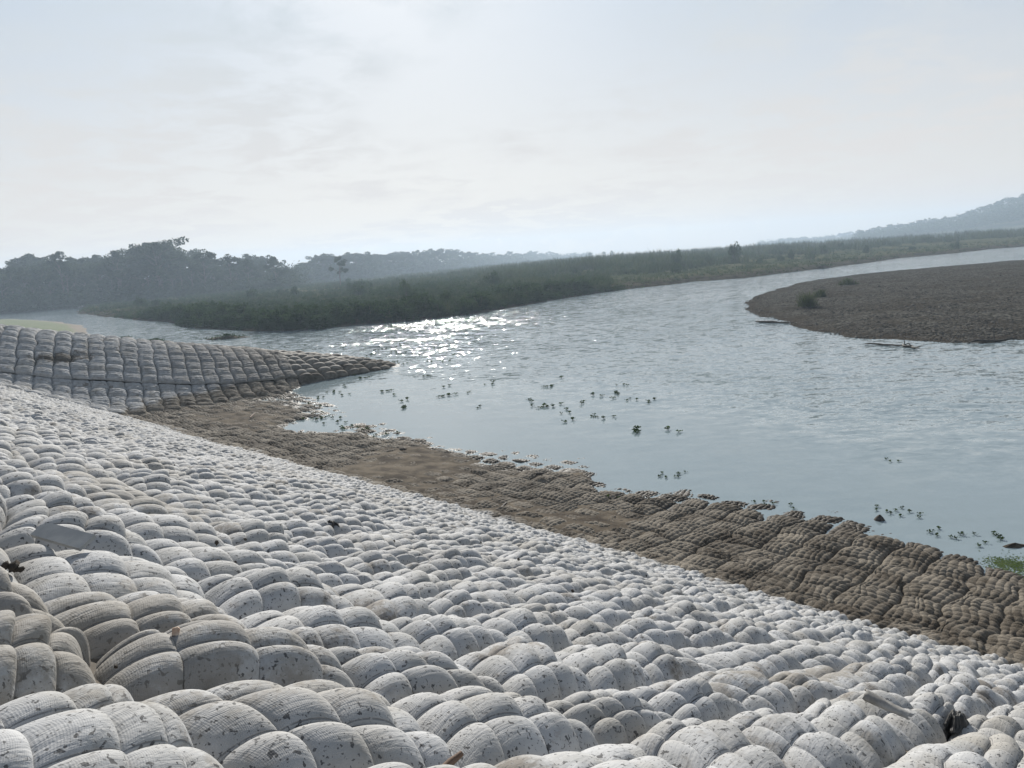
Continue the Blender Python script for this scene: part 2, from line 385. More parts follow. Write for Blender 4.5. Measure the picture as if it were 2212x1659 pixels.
# a mattress kind: pillow pitch (s, a), pillows per panel (s, a), pillow height
KIND = {
    'slope': dict(ps=0.126, pa=0.134, ns=4, na=3, h=0.037, gut=0.100, warp=0.055, pw=3.0, el=0.30),
    'apron': dict(ps=0.118, pa=0.118, ns=5, na=6, h=0.033, gut=0.085, warp=0.07, pw=4.0, el=0.25),
    'spur':  dict(ps=0.230, pa=0.140, ns=3, na=5, h=0.055, gut=0.15, warp=0.05, pw=6.0, el=0.25),
    'nose':  dict(ps=0.80, pa=0.62, ns=2, na=1, h=0.17, gut=0.16, warp=0.10, pw=4.0, el=0.2),
}
def seam_a(s): return 36.9 + smax(0.40 * (16.8 - s), 0 * s, 0.8)      # hem line of the spur's upper mattress
def quilt(kind, ci, cj, xi, eta, lift=0.0):
    """ci, cj: integer pillow cell; xi, eta in 0..1 inside it. Returns points and uv."""
    K = KIND[kind]
    cs, ca = ci + xi, cj + eta
    s = cs * K['ps'] + K['warp'] * fbm(cs * .24, ca * .24, 41, 2) * 2
    a = ca * K['pa'] + K['warp'] * fbm(cs * .24, ca * .24, 51, 2) * 2
    if kind == 'spur':
        s = s + .30 * a; a = a + seam_a(s)
    p, n = base_pn(s, a)
    x = np.abs(2 * xi - 1); y = np.abs(2 * eta - 1)
    fx = np.maximum(1 - x ** 2.0, 0) ** 0.62; fy = np.maximum(1 - y ** 2.0, 0) ** 0.62
    if kind == 'spur': fx = 0.75 + 0.25 * fx
    am = 0.70 + 0.60 * _h(ci, cj, 77)
    e_ = K['el']; h = K['h'] * am * ((1 - 2 * e_) * fx * fy + e_ * (fx + fy))
    # panel envelope with a deep gutter where two panels meet
    P = (np.mod(ci, K['ns']) + xi) / K['ns'] * 2 - 1; Q = (np.mod(cj, K['na']) + eta) / K['na'] * 2 - 1
    pi_, pj_ = np.floor_divide(ci, K['ns']), np.floor_divide(cj, K['na'])
    env = np.maximum(1 - np.abs(P) ** K['pw'], 0) ** 0.55 * np.maximum(1 - np.abs(Q) ** K['pw'], 0) ** 0.55
    g = K['gut'] * (0.55 + 0.9 * _h(pi_, pj_, 91))
    dome = (1 - P * P) * (1 - Q * Q)
    h = h + g * (0.72 * env + 0.45 * dome - 0.62)
    hh = np.maximum(h + .02, 0)
    p = p + n * (h + lift)[..., None]
    # cushions sag down the slope a little
    sag = 0.22 * hh * fx * fy
    if kind == 'slope':
        p[..., 0] += sag * NS[0]; p[..., 1] += sag * NS[1]
    return p, np.stack([cs, ca], -1)

def pillow_batch(kind, ci, cj, lod, lift=0.0):
    """ci, cj arrays of cells -> V, Q, UV"""
    t = np.linspace(0, 1, lod + 1); t = 0.5 - 0.5 * np.cos(np.pi * t) if lod >= 6 else t
    t = 0.65 * t + 0.35 * np.linspace(0, 1, lod + 1)
    xi, et = np.meshgrid(t, t, indexing='ij')
    n = len(ci)
    sh = (n,) + xi.shape
    CI = np.broadcast_to(np.asarray(ci)[:, None, None], sh).astype(float); CJ = np.broadcast_to(np.asarray(cj)[:, None, None], sh).astype(float)
    V, UV = quilt(kind, CI, CJ, np.broadcast_to(xi, sh), np.broadcast_to(et, sh), lift)
    f = grid_faces(lod + 1, lod + 1)
    # orientation: s x a; make normals point up
    f = f if _det > 0 else f[:, ::-1]
    Q = (f[None] + (np.arange(n) * (lod + 1) ** 2)[:, None, None]).reshape(-1, 4)
    return V.reshape(-1, 3), Q, UV.reshape(-1, 2)

def lod_for(d, kind):
    if kind == 'nose': return 8
    if kind == 'spur': return 5 if d < 40 else 4
    if d < 2.0: return 20
    if d < 3.5: return 13
    if d < 6: return 9
    if d < 10: return 6
    if d < 16: return 4
    return 4 if d < 20 else 3

def build_mattress(name, label, kind, region, n_parts, n_pillow_panels=0, lift=0.0, cat='mattress'):
    """region(s, a) -> bool at panel centre; panels by projected size become parts, the rest one stuff part"""
    K = KIND[kind]; root = empty(name); tag(root, label, cat)
    S, A = K['ps'] * K['ns'], K['pa'] * K['na']
    pi_, pj_ = np.meshgrid(np.arange(int(-8 / S), int(40 / S)), np.arange(int(-8 / A), int(75 / A)), indexing='ij')
    pi_, pj_ = pi_.ravel(), pj_.ravel()
    if kind == 'spur': pi_, pj_ = np.meshgrid(np.arange(-4, int(30 / S)), np.arange(-10, 22), indexing='ij'); pi_, pj_ = pi_.ravel(), pj_.ravel()
    cs, ca = (pi_ + .5) * S, (pj_ + .5) * A
    if kind == 'spur': cs = cs + .30 * ca; ca = ca + seam_a(cs)
    ok = region(cs, ca); pi_, pj_, cs, ca = pi_[ok], pj_[ok], cs[ok], ca[ok]
    x, y = xy_of(cs, ca); z = z_base(cs, ca)
    px, py, dep = project(np.stack([x, y, z], -1))
    dist = np.sqrt(x * x + y * y + (z - H) ** 2)
    vis = (px > -60 / np.maximum(dep, .3) * 6) & (px < 2212 + 300 / np.maximum(dep, .3)) & (py < 1659 + 300 / np.maximum(dep, .3)) & ((x * D_[0] + y * D_[1] + (z - H) * D_[2]) > 0.1)
    score = np.where(vis, 1 / dist, 1e-3 / dist)
    order = np.argsort(-score)
    origin = None
    rest = {}
    for r, k in enumerate(order):
        lod = lod_for(dist[k], kind)
        if not vis[k]: lod = min(lod, 7)
        ii, jj = np.meshgrid(np.arange(K['ns']) + pi_[k] * K['ns'], np.arange(K['na']) + pj_[k] * K['na'], indexing='ij')
        ii, jj = ii.ravel(), jj.ravel()
        if r < n_parts and vis[k]:
            c = np.array([x[k], y[k], z[k]])
            if r < n_pillow_panels:
                pr = empty('panel', c, 0, root)
                for i, j in zip(ii, jj):
                    V, Q, UV = pillow_batch(kind, [i], [j], lod, lift)
                    link('pillow', fast_mesh('pillow', V - c, Q, UV), M['cloth'], pr)
            else:
                V, Q, UV = pillow_batch(kind, ii, jj, lod, lift)
                link('panel', fast_mesh('panel', V - c, Q, UV), M['cloth'], root, c)
        else:
            rest.setdefault(lod, []).append((ii, jj))
    if rest:
        Vs, Qs, Us, off = [], [], [], 0
        for lod, lst in rest.items():
            V, Q, UV = pillow_batch(kind, np.concatenate([l[0] for l in lst]), np.concatenate([l[1] for l in lst]), lod, lift)
            Vs.append(V); Qs.append(Q + off); Us.append(UV); off += len(V)
        o = link('panel_field', fast_mesh('panel_field', np.concatenate(Vs), np.concatenate(Qs), np.concatenate(Us)), M['cloth'], root)
        tag(o, kind='stuff')
    return root

# where the four mattresses meet
def nose_s(a): return 21.8 + 0.25 * (a - 40)
def on_spur(s, a): return (z_spur(s, a) > 0.42 + SLOPE * (TOE - s) - 0.10) & (a > 34.5)
def in_spur_up(s, a): return on_spur(s, a) & (a > seam_a(s)) & (s < nose_s(a)) & (a < 52)
def in_nose(s, a): return (s >= nose_s(a) - .4) & (s < 31) & (a > 36.3) & (a < 47) & (z_spur(s, a) > -0.35)
def in_spur_low(s, a): return (a < seam_a(s)) & (a > 34.2 + .12 * (s - 10)) & (s > 5.0) & (s < 20.5) & (s > 9.0 - (a - 35.0) * 1.4)
def in_slope(s, a): return (s < TOE + 0.25) & (s > -2.6) & (a > -5) & (a < 50) & ~((a > seam_a(s) + .6) & (z_spur(s, a) > 0.42 + SLOPE * (TOE - s) + .25))
def in_apron(s, a): return (s >= TOE + 0.0) & (s < TOE + 7.5 + 2.4 * ss(a, 22, 36)) & (a > -5) & (a < 37.0)

# soil under the cloth
s_ = np.linspace(-6, 40, 461); a_ = np.linspace(-10, 75, 681)
Sg, Ag = np.meshgrid(s_, a_, indexing='ij'); X, Y = xy_of(Sg, Ag)
Zg = z_base(Sg, Ag) - 0.055 + 0.045 * np.clip(fbm(Sg * 1.1, Ag * 1.1, 400, 3) + .1, 0, 1)
f = grid_faces(len(s_), len(a_)); f = f if _det > 0 else f[:, ::-1]
tag(link('riverbank', fast_mesh('riverbank', np.stack([X, Y, Zg], -1).reshape(-1, 3), f), M['underlay']), kind='structure')

build_mattress('stone_mattress', 'pale grey quilted concrete-filled mattress covering the near slope of the riverbank', 'slope', in_slope, 300, 18)
build_mattress('stone_mattress', 'mud-brown quilted mattress lying flat along the water edge below the pale slope', 'apron', in_apron, 300, 0)
build_mattress('stone_mattress', 'weathered grey mattress draped over the far spur, its hem hanging over the one below', 'spur', in_spur_up, 300, 0, lift=0.20)
build_mattress('stone_mattress', 'dusty grey mattress tucked in the hollow under the hem of the far spur', 'spur', in_spur_low, 300, 0, lift=0.07)
build_mattress('stone_mattress', 'dark brown fat cushions forming the low tip of the spur in the river', 'nose', in_nose, 300, 0, lift=0.02)

# silt lying in the hollows of the apron
s_ = np.linspace(TOE - 0.3, TOE + 10, 150); a_ = np.linspace(-5, 38, 640)
Sg, Ag = np.meshgrid(s_, a_, indexing='ij'); X, Y = xy_of(Sg, Ag)
cover = 0.085 * fbm(Sg / 2.3, Ag / 3.4, 201, 4) + 0.020 * fbm(Sg * 2.6, Ag * 2.6, 207, 4) + 0.012 * ss(Ag, 25, 31) * ss(Sg, 19, 16) - 0.014 + 0.028 * ss(Ag, 8, 12) * ss(Ag, 24, 20) * ss(Sg, 16, 14) - 0.03 * ss(Ag, 9, 4)
for (ps_, pa_, rr) in ((14.0, 17.0, 2.6), (12.5, 9.5, 1.3), (13.6, 31, 3.2)):
    cover = cover + 0.052 * np.exp(-(((Sg - ps_) / rr) ** 2 + ((Ag - pa_) / (rr * 1.5)) ** 2))
Zg = z_base(Sg, Ag) + np.clip(cover, -0.09, 0.085) - 0.012 - 0.2 * ss(Sg, TOE + 0.6, TOE - 0.1)
f = grid_faces(len(s_), len(a_)); f = f if _det > 0 else f[:, ::-1]
tag(link('silt', fast_mesh('silt', np.stack([X, Y, Zg], -1).reshape(-1, 3), f), M['mud']), 'brown river silt filling the hollows between the flat cushions', kind='stuff')

# ------------------------------------------------------------------ river, land beyond
tag(link('river_bed', fast_mesh('river_bed', [(-1350, -300, -1.8), (1350, -300, -1.8), (1350, 1700, -1.8), (-1350, 1700, -1.8)], [[0, 1, 2, 3]]), M['underlay']), kind='structure')
tag(link('river_water', fast_mesh('river_water', [(-1300, -100, 0), (1300, -100, 0), (1300, 1650, 0), (-1300, 1650, 0)], [[0, 1, 2, 3]]), M['water']), kind='structure')

def poly_px(pts, z=0): return np.array([at(px, py, z)[:2] for px, py in pts])
# shore of the scrub plain across the river (then out round the back)
plain = poly_px([(168, 677), (230, 684), (300, 691), (375, 695), (386, 704), (430, 709), (520, 713), (600, 715), (690, 711), (760, 702), (880, 694), (1000, 681), (1100, 664), (1200, 647),
                 (1300, 632), (1400, 620), (1500, 608), (1600, 601), (1690, 591), (1770, 581), (1850, 571), (1950, 557), (2060, 547), (2150, 537), (2260, 529)])
plain = np.vstack([plain, [[700, 420], [1500, 700], [1500, 2600], [-900, 2600], [-700, 1200], [-330, 560], [-190, 340]]])
forest = np.vstack([poly_px([(-330, 690), (-100, 679), (0, 671.5), (60, 669.5), (120, 667.5)]), [[-190, 375], [-260, 900], [-900, 2000], [-1500, 2000], [-1500, 300], [-420, 240]]])
green = np.vstack([poly_px([(30, 690), (80, 692), (130, 696), (175, 703), (192, 714), (188, 728), (170, 745), (120, 760)]), [[-38, 62], [-60, 62], [-190, 130], [-190, 190]]])
bar = poly_px([(1606, 658), (1612, 648), (1640, 637), (1680, 624), (1730, 611), (1780, 602), (1840, 595), (1900, 589), (1980, 582), (2060, 575), (2140, 568), (2250, 561)])
bar = np.vstack([bar, [[130, 95], [110, 60], [75, 40]], poly_px([(2300, 733), (2212, 735), (2140, 740), (2060, 741), (1980, 738), (1900, 733), (1830, 727), (1770, 719), (1735, 708), (1700, 696), (1650, 684), (1612, 670)])])

def sdf(poly, X, Y):
    """positive inside"""
    P = np.stack([X, Y], -1); d = np.full(X.shape, 1e18); inside = np.zeros(X.shape, bool)
    n = len(poly)
    for i in range(n):
        p, q = poly[i], poly[(i + 1) % n]; e = q - p
        w_ = P - p; t = np.clip((w_ @ e) / (e @ e), 0, 1)
        d = np.minimum(d, ((w_ - t[..., None] * e) ** 2).sum(-1))
        c = ((p[1] <= Y) & (q[1] > Y)) | ((q[1] <= Y) & (p[1] > Y))
        with np.errstate(divide='ignore', invalid='ignore'):
            xi = p[0] + (Y - p[1]) / (q[1] - p[1]) * e[0]
        inside ^= c & (X < xi)
    d = np.sqrt(d)
    return np.where(inside, d, -d)

def plain_z(X, Y, d=None):
    d = sdf(plain, X, Y) if d is None else d
    low = 0.25 + 0.75 * ss(np.degrees(np.arctan2(X, Y)), -14, 10)
    d = d + 1.3 * fbm(X / 6, Y / 6, 61, 3)
    z = np.where(d > 0, 0.9 * (1 - np.exp(-np.maximum(d, 0) / 2.2)) + 1.6 * low * ss(d, 6, 60), 0.25 * d)
    z = z + 0.25 * fbm(X / 9, Y / 9, 65, 3) * ss(d, 1, 8) + 0.5 * fbm(X / 40, Y / 40, 67, 2) * ss(d, 10, 60)
    return np.maximum(z, -1.5)
def forest_z(X, Y, d=None):
    d = sdf(forest, X, Y) if d is None else d
    return np.maximum(np.where(d > 0, 1.2 * (1 - np.exp(-np.maximum(d, 0) / 4)), 0.2 * d), -1.5)
def green_z(X, Y):
    d = sdf(green, X, Y) + .6 * fbm(X / 2.5, Y / 2.5, 71, 3)
    return np.maximum(np.where(d > 0, 0.55 * (1 - np.exp(-np.maximum(d, 0) / 2.5)), 0.25 * d), -1.0)
def bar_z(X, Y):
    d = sdf(bar, X, Y) + 0.9 * fbm(X / 3.0, Y / 3.0, 81, 4)
    return np.maximum(np.where(d > 0, 0.75 * (1 - np.exp(-np.maximum(d, 0) / 7)), 0.12 * d) + 0.06 * fbm(X / 2, Y / 2, 83, 3) * ss(d, 0, 3), -1.0)

def polar_sheet(name, zf, a0, a1, r0, r1, na, nr, m, label=None, kind='structure', keep=-0.6):
    th = np.radians(np.linspace(a0, a1, na)); r = np.geomspace(r0, r1, nr)
    T, Rr = np.meshgrid(th, r, indexing='ij'); X, Y = Rr * np.sin(T), Rr * np.cos(T)
    Z = zf(X, Y)
    f = grid_faces(na, nr)[:, ::-1]; f = f[(Z.ravel()[f] > keep).any(1)]
    V = np.stack([X, Y, Z], -1).reshape(-1, 3)
    used, inv = np.unique(f, return_inverse=True)
    o = link(name, fast_mesh(name, V[used], inv.reshape(f.shape)[:, ::-1]), m)
    me = o.data
    if sum(p.normal.z for p in list(me.polygons)[:50]) < 0: me.flip_normals()
    return tag(o, label, kind=kind)
polar_sheet('floodplain', plain_z, -36, 52, 55, 1500, 420, 300, M['field'])
polar_sheet('forest_ground', forest_z, -60, -12, 180, 1300, 160, 120, M['field'])
def grass_mat():
    m, n, b, o = mat('short_turf'); B = NB(n); pos = B.pos(); Z = B.sep(pos)[2]
    c = B.mix(B.mr(B.noise(pos, 0.8, 5), 0.35, 0.65), (0.045, 0.075, 0.02), (0.08, 0.10, 0.035))
    c = B.mix(B.mr(B.math('ADD', Z, B.math('MULTIPLY', B.noise(pos, .5, 4), -.3)), 0.05, 0.22, 1, 0), c, (0.12, 0.095, 0.07))
    B.put(b.inputs['Base Color'], c); b.inputs['Roughness'].default_value = .95
    B.put(b.inputs['Normal'], B.bump(B.noise(pos, 3, 5), .8, .15)); return m
M['turf'] = grass_mat()
polar_sheet('grassy_bank', green_z, -50, -22, 45, 300, 160, 160, M['turf'])
polar_sheet('gravel_bar', bar_z, 14, 60, 38, 175, 420, 260, M['gravel'])

# hill on the right, far away
def hill_z(X, Y):
    th = np.degrees(np.arctan2(X, Y)); r = np.hypot(X, Y)
    prof = np.interp(th, [13, 20, 24.5, 27, 29.5, 31.5, 33.2, 35, 38, 45, 60], [0, 0, 0, 2, 7, 12, 20, 27, 33, 42, 44])
    return -0.5 + (prof + 2.2) * ss(r, 780, 1000) + 2.0 * fbm(X / 60, Y / 60, 95, 3) * ss(r, 800, 900) * ss(th, 22, 26)
polar_sheet('wooded_hill', hill_z, 13, 55, 760, 1350, 120, 60, M['field'], keep=-5)

# ------------------------------------------------------------------ vegetation meshes
def tube(path, radii, k=7):
    P = np.asarray(path, float); V, Q = [], []
    n = len(P)
    for i in range(n):
        d = P[min(i + 1, n - 1)] - P[max(i - 1, 0)]; d = d / (np.linalg.norm(d) + 1e-9)
        ref = np.array([0, 0, 1.0]) if abs(d[2]) < 0.9 else np.array([1.0, 0, 0])
        u = np.cross(d, ref); u /= np.linalg.norm(u); v = np.cross(d, u)
        for j in range(k):
            t = 2 * math.pi * j / k; V.append(P[i] + radii[i] * (math.cos(t) * u + math.sin(t) * v))
    for i in range(n - 1):
        for j in range(k):
            Q.append([i * k + j, i * k + (j + 1) % k, (i + 1) * k + (j + 1) % k, (i + 1) * k + j])
    return np.array(V), np.array(Q)

def join(parts):
    Vs, Qs, off = [], [], 0
    for V, Q in parts:
        Vs.append(V); Qs.append(np.asarray(Q) + off); off += len(V)
    return np.concatenate(Vs), np.concatenate(Qs)

def leaf_quads(C, size, rg, flat=0.5):
    n = len(C)
    nrm = rg.normal(size=(n, 3)); nrm[:, 2] = np.abs(nrm[:, 2]) + flat; nrm /= np.linalg.norm(nrm, axis=1)[:, None]
    u = np.cross(nrm, rg.normal(size=(n, 3))); u /= np.linalg.norm(u, axis=1)[:, None]; v = np.cross(nrm, u)
    sz = size * rg.uniform(.55, 1.3, (n, 1))
    V = np.stack([C - u * sz, C - v * sz * .55, C + u * sz, C + v * sz * .55], 1).reshape(-1, 3)
    return V, np.arange(4 * n).reshape(-1, 4)

def make_tree_meshes(seed, h, spread, n_leaf, leaf, style):
    rg = np.random.default_rng(seed)
    parts, tips = [], []
    bend = rg.normal(size=2) * 0.03 * h
    zz = np.linspace(0, 0.72 * h, 6)
    path = np.stack([bend[0] * (zz / h) ** 2, bend[1] * (zz / h) ** 2, zz], 1)
    parts.append(tube(path, np.linspace(.022 * h, .008 * h, 6), 7))
    nb = 9 if style != 'open' else 7
    for i in range(nb):
        t = rg.uniform(.28 if style != 'open' else .42, .98); b = np.array([np.interp(t * zz[-1], zz, path[:, k]) for k in range(3)])
        ang = i * 2.4 + rg.uniform(-.5, .5); l = spread * rg.uniform(.55, 1.05) * (1.15 - .45 * t)
        up = rg.uniform(.15, .5) * l + .12 * h * t
        e = b + np.array([math.cos(ang) * l, math.sin(ang) * l, up]); m_ = (b + e) / 2 + np.array([0, 0, .06 * l])
        parts.append(tube([b, m_, e], [.009 * h, .006 * h, .003 * h], 5)); tips.append((e, l * .55))
    tips.append((path[-1] + [0, 0, .14 * h], spread * .5)); tips.append((path[-1] + [bend[0], 0, .05 * h], spread * .6))
    C = []
    per = n_leaf // (len(tips) * 3)
    for (c, r) in tips:
        for q in range(3):
            cc = c + rg.normal(size=3) * r * .38 * [1, 1, .55]; rr = r * rg.uniform(.35, .75)
            d = rg.normal(size=(per, 3)); d /= np.linalg.norm(d, axis=1)[:, None]
            rad = rr * rg.uniform(.35, 1, (per, 1)) ** .5
            C.append(cc + d * rad * [1, 1, .55 if style == 'flat' else .75])
    C = np.concatenate(C); C[:, 2] = np.maximum(C[:, 2], .06 * h)
    k = h / max(C[:, 2].max(), 1); C[:, 2] *= k
    V, Q = join(parts)
    V[:, 2] *= min(k, 1.05)
    return fast_mesh('trunk', V, Q), fast_mesh('crown', *leaf_quads(C, leaf, rg), smooth=False)

TREES = [make_tree_meshes(100 + i, 16, sp, 2600, .42, st) for i, (sp, st) in enumerate([(6.0, 'round'), (5.2, 'flat'), (6.8, 'flat'), (4.6, 'open'), (5.6, 'round'), (4.2, 'round')])]
for t_, c_ in TREES: t_.materials.append(M['bark']); c_.materials.append(M['leaf'])

def tree(v, loc, h, label, group, wide=1.0, cat='tree', name='tree'):
    r = empty(name, loc, random.uniform(0, 6.28)); r.scale = (h / 16 * wide, h / 16 * wide, h / 16)
    link('trunk', TREES[v][0], None, r); link('crown', TREES[v][1], None, r)
    return tag(r, label, cat, group)

def ray(px, dist):
    """ground direction of a column of the photograph near the horizon"""
    p = at(px, 636 - .066 * px, dist=dist); return float(p[0]), float(p[1])

ONES = ['', 'first', 'second', 'third', 'fourth', 'fifth', 'sixth', 'seventh', 'eighth', 'ninth', 'tenth', 'eleventh', 'twelfth', 'thirteenth', 'fourteenth', 'fifteenth', 'sixteenth', 'seventeenth', 'eighteenth', 'nineteenth']
TENS = {2: 'twent', 3: 'thirt', 4: 'fort', 5: 'fift', 6: 'sixt', 7: 'sevent', 8: 'eight', 9: 'ninet'}
def ordinal(n):
    if n < 20: return ONES[n]
    t, u = divmod(n, 10)
    return TENS[t] + ('ieth' if u == 0 else 'y-' + ONES[u])
# left wood: front trees named one by one through their look and place
def skyline(px): return np.interp(px, [-150, 0, 30, 110, 180, 240, 300, 345, 400, 450, 500, 520, 590, 620, 660], [600, 592, 575, 565, 568, 562, 560, 531, 545, 560, 568, 556, 560, 575, 600])
def h_for(px, top, dist, z0): return (H - z0) + (636 - .066 * px - top) / F * dist
lab_front = 'hazy blue tree half hidden behind the front row of the left wood'
fr = 0
for i, px in enumerate(np.arange(-60, 640, 19)):
    for row in range(3):
        p_ = px + random.uniform(-9, 9) + row * 7; dist = 300 + row * 26 + random.uniform(-8, 8)
        if p_ > 560: dist += 12
        x, y = ray(p_, dist); top = skyline(p_) + random.uniform(-7, 15) + (2 - row) * 5
        h = max(7, h_for(p_, top, dist, 1.0))
        lb = lab_front
        if row == 0 and p_ > 0:
            fr += 1; lb = 'hazy blue tree in the front row of the left wood, %s from the left' % ordinal(fr)
        tree(random.choice([0, 1, 2, 3, 4, 5]), (x, y, 1.0), h, lb, 'trees of the left wood', random.uniform(.85, 1.25))
named = [(345, 529, 292, 2, 1.15, 'tallest flat-topped tree rising above the left wood'), (138, 556, 290, 5, .8, 'small round-topped tree poking above the left end of the wood'),
         (262, 551, 292, 3, .9, 'thin open-crowned tree left of the tallest tree'), (443, 545, 292, 1, .95, 'leaning tree top just right of the tallest tree'),
         (500, 553, 290, 1, 1.0, 'wide ragged tree near the right end of the left wood'), (596, 558, 285, 3, 1.15, 'last airy tree at the right end of the left wood')]
for px, top, dist, v, wd, lb in named:
    x, y = ray(px, dist); tree(v, (x, y, 1.0), h_for(px, top, dist, 1.0), lb, 'trees of the left wood', wd)
x, y = ray(733, 250); tree(3, (x, y, 1.8), h_for(733, 556, 250, 1.8), 'single pale tree with thin trunk standing on the scrub plain before the second wood', None, 1.0)
# second wood recedes into the haze
lab_mid = 'faint tree half hidden behind the front row of the second wood'
fr = 0
def sky2(px): return np.interp(px, [630, 670, 700, 740, 790, 850, 950, 1050, 1150, 1250], [585, 558, 547, 552, 543, 545, 538, 545, 542, 548])
for px in np.arange(640, 1262, 14):
    for row in range(2):
        p_ = px + random.uniform(-5, 5); dist = np.interp(p_, [640, 800, 950, 1100, 1250], [400, 480, 600, 850, 1300]) * (1 + .06 * row) + random.uniform(-10, 10)
        x, y = ray(p_, dist); top = sky2(p_) + random.uniform(-2, 7) + (1 - row) * 3
        tree(random.choice([0, 1, 2, 4, 5]), (x, y, 1.5), max(8, h_for(p_, top, dist, 1.5)), lab_mid if row else 'faint hazy tree in the front row of the second wood, %s from the left' % ordinal(int((px - 640) / 14) + 1), 'trees of the second wood', random.uniform(.95, 1.3) * (1.3 if p_ > 1000 else 1))
for px, top, d in ((1275, 545, 700), (1305, 543, 760), (1322, 541, 740), (1345, 545, 720)):
    x, y = ray(px, d); tree(random.choice([1, 3, 5]), (x, y, 1.5), h_for(px, top, d, 1.5), 'small faint tree standing clear between the two woods and the reeds', 'small far trees beyond the reeds')
# wood on the right hill: trees along its front and ridge
def sky3(px): return np.interp(px, [1560, 1650, 1800, 1900, 1960, 2050, 2100, 2150, 2190, 2240, 2300], [522, 518, 507, 491, 481, 470, 458, 447, 434, 431, 425])
fr = 0
hp, hh_ = [], []
for px in np.arange(1640, 2290, 9):
    for row in range(5):
        p_ = px + random.uniform(-4, 4); dist = 880 + row * 38 if p_ > 1850 else 1250 + row * 60
        x, y = ray(p_, dist); z0 = float(hill_z(np.array(x), np.array(y)))
        if row == 4 and p_ < 2215:
            fr += 1; h = min(max(h_for(p_, sky3(p_) + random.uniform(-2, 4), dist, z0), 9), 24)
            tree(random.choice([0, 1, 4, 5]), (x, y, z0 - 1), h, 'blue-grey tree on the skyline of the far right hill, %s from its low left end' % ordinal(fr), 'trees on the right hill', random.uniform(1.1, 1.5))
        else:
            hp.append((x, y, z0 + 2)); hh_.append(random.uniform(5, 12))
# understorey: low leaf masses at the foot of the woods
def leaf_mass(name, pts, hts, leaf, per, label, m, seed=5):
    rg = np.random.default_rng(seed); C = []
    for (x, y, z), h in zip(pts, hts):
        d = rg.normal(size=(per, 3)); d /= np.linalg.norm(d, axis=1)[:, None]; d[:, 2] = np.abs(d[:, 2])
        C.append(np.array([x, y, z]) + d * rg.uniform(.45, 1, (per, 1)) * [h * .9, h * .9, h])
    o = link(name, fast_mesh(name, *leaf_quads(np.concatenate(C), leaf, rg), smooth=False), m)
    return tag(o, label, kind='stuff')
pts, hts = [], []
for px in np.arange(-190, 640, 5.0):
    for row in range(3):
        d = 286 + row * 22 + random.uniform(-6, 6); x, y = ray(px + random.uniform(-3, 3), d); pts.append((x, y, .7)); hts.append(random.uniform(3.5, 6.5) + row * 3)
mp, mh = [], []
for px in np.arange(640, 1275, 3.0):
    d = np.interp(px, [640, 800, 950, 1100, 1250], [392, 470, 585, 830, 1260]); x, y = ray(px, d); mp.append((x, y, 1.2)); mh.append(random.uniform(5.5, 11) if px < 1000 else random.uniform(8, 13))
leaf_mass('hill_forest', hp, hh_, 1.0, 150, 'dense hazy forest canopy covering the far right hill', M['leaf'], 6)
leaf_mass('undergrowth', mp, mh, 1.3, 150, 'dense undergrowth at the foot of the second wood', M['leaf'], 7)
leaf_mass('undergrowth', pts, hts, .6, 130, 'dense undergrowth at the foot of the left wood', M['leaf'])

# reeds and tall grass of the plain
def reeds(name, XY, Z, Ht, blades, width, m, label, seed=3, spread=.35):
    rg = np.random.default_rng(seed); n = len(XY); k = blades
    base = np.repeat(np.column_stack([XY, Z]), k, 0) + np.column_stack([rg.normal(size=(n * k, 2)) * np.repeat(Ht, k)[:, None] * spread * .5, np.zeros(n * k)])
    h = np.repeat(Ht, k) * rg.uniform(.5, 1.1, n * k)
    lean = rg.normal(size=(n * k, 2)) * .22 * h[:, None]
    ang = rg.uniform(0, math.pi, n * k); W = np.repeat(width, k) * rg.uniform(.6, 1.3, n * k)
    dx, dy = np.cos(ang) * W, np.sin(ang) * W
    o_ = np.zeros(n * k)
    b0 = base - np.column_stack([dx, dy, o_]); b1 = base + np.column_stack([dx, dy, o_])
    midp = base + np.column_stack([lean * .35, h * .6])
    m0 = midp - np.column_stack([dx, dy, o_]) * .8; m1 = midp + np.column_stack([dx, dy, o_]) * .8
    top = base + np.column_stack([lean, h]); t1 = top + np.column_stack([dx, dy, o_]) * .15
    V = np.stack([b0, b1, m1, m0, t1, top], 1).reshape(-1, 3)
    i = np.arange(n * k)[:, None] * 6
    Q = np.concatenate([i + [0, 1, 2, 3], i + [3, 2, 4, 5]])
    return tag(link(name, fast_mesh(name, V, Q, smooth=False), m), label, kind='stuff')

def scatter_plain(n, rmin, rmax, seed):
    rg = np.random.default_rng(seed)
    th = np.radians(rg.uniform(-35, 44, n)); r = np.exp(rg.uniform(math.log(rmin), math.log(rmax), n))
    X, Y = r * np.sin(th), r * np.cos(th); d = sdf(plain, X, Y)
    return X, Y, d, r, rg
X, Y, d, r, rg = scatter_plain(42000, 62, 650, 11)
dens = fbm(X / 14, Y / 14, 301, 3) + .35
thd = np.degrees(np.arctan2(X, Y))
ok = (d > 1.0) & (rg.uniform(size=len(X)) < np.clip(dens * 2.4 - .25, .04, 1)) & ~((thd > 8) & (d < 9 + .10 * r)) 
X, Y, d, r, dens = X[ok], Y[ok], d[ok], r[ok], dens[ok]
Z = plain_z(X, Y, d) - .1
ht = (0.7 + 1.3 * np.clip(dens, 0, 1) + 1.9 * ss(d, 15, 80)) * (0.42 + 0.68 * ss(np.degrees(np.arctan2(X, Y)), -14, 10)) * rg.uniform(.6, 1.15, len(X))
reeds('tall_grass', np.column_stack([X, Y]), Z, ht, 9, .035 + r * .00032, M['reed'], 'tall reeds and elephant grass on the plain across the river')
X, Y, d, r, rg = scatter_plain(26000, 62, 330, 12)
thd = np.degrees(np.arctan2(X, Y))
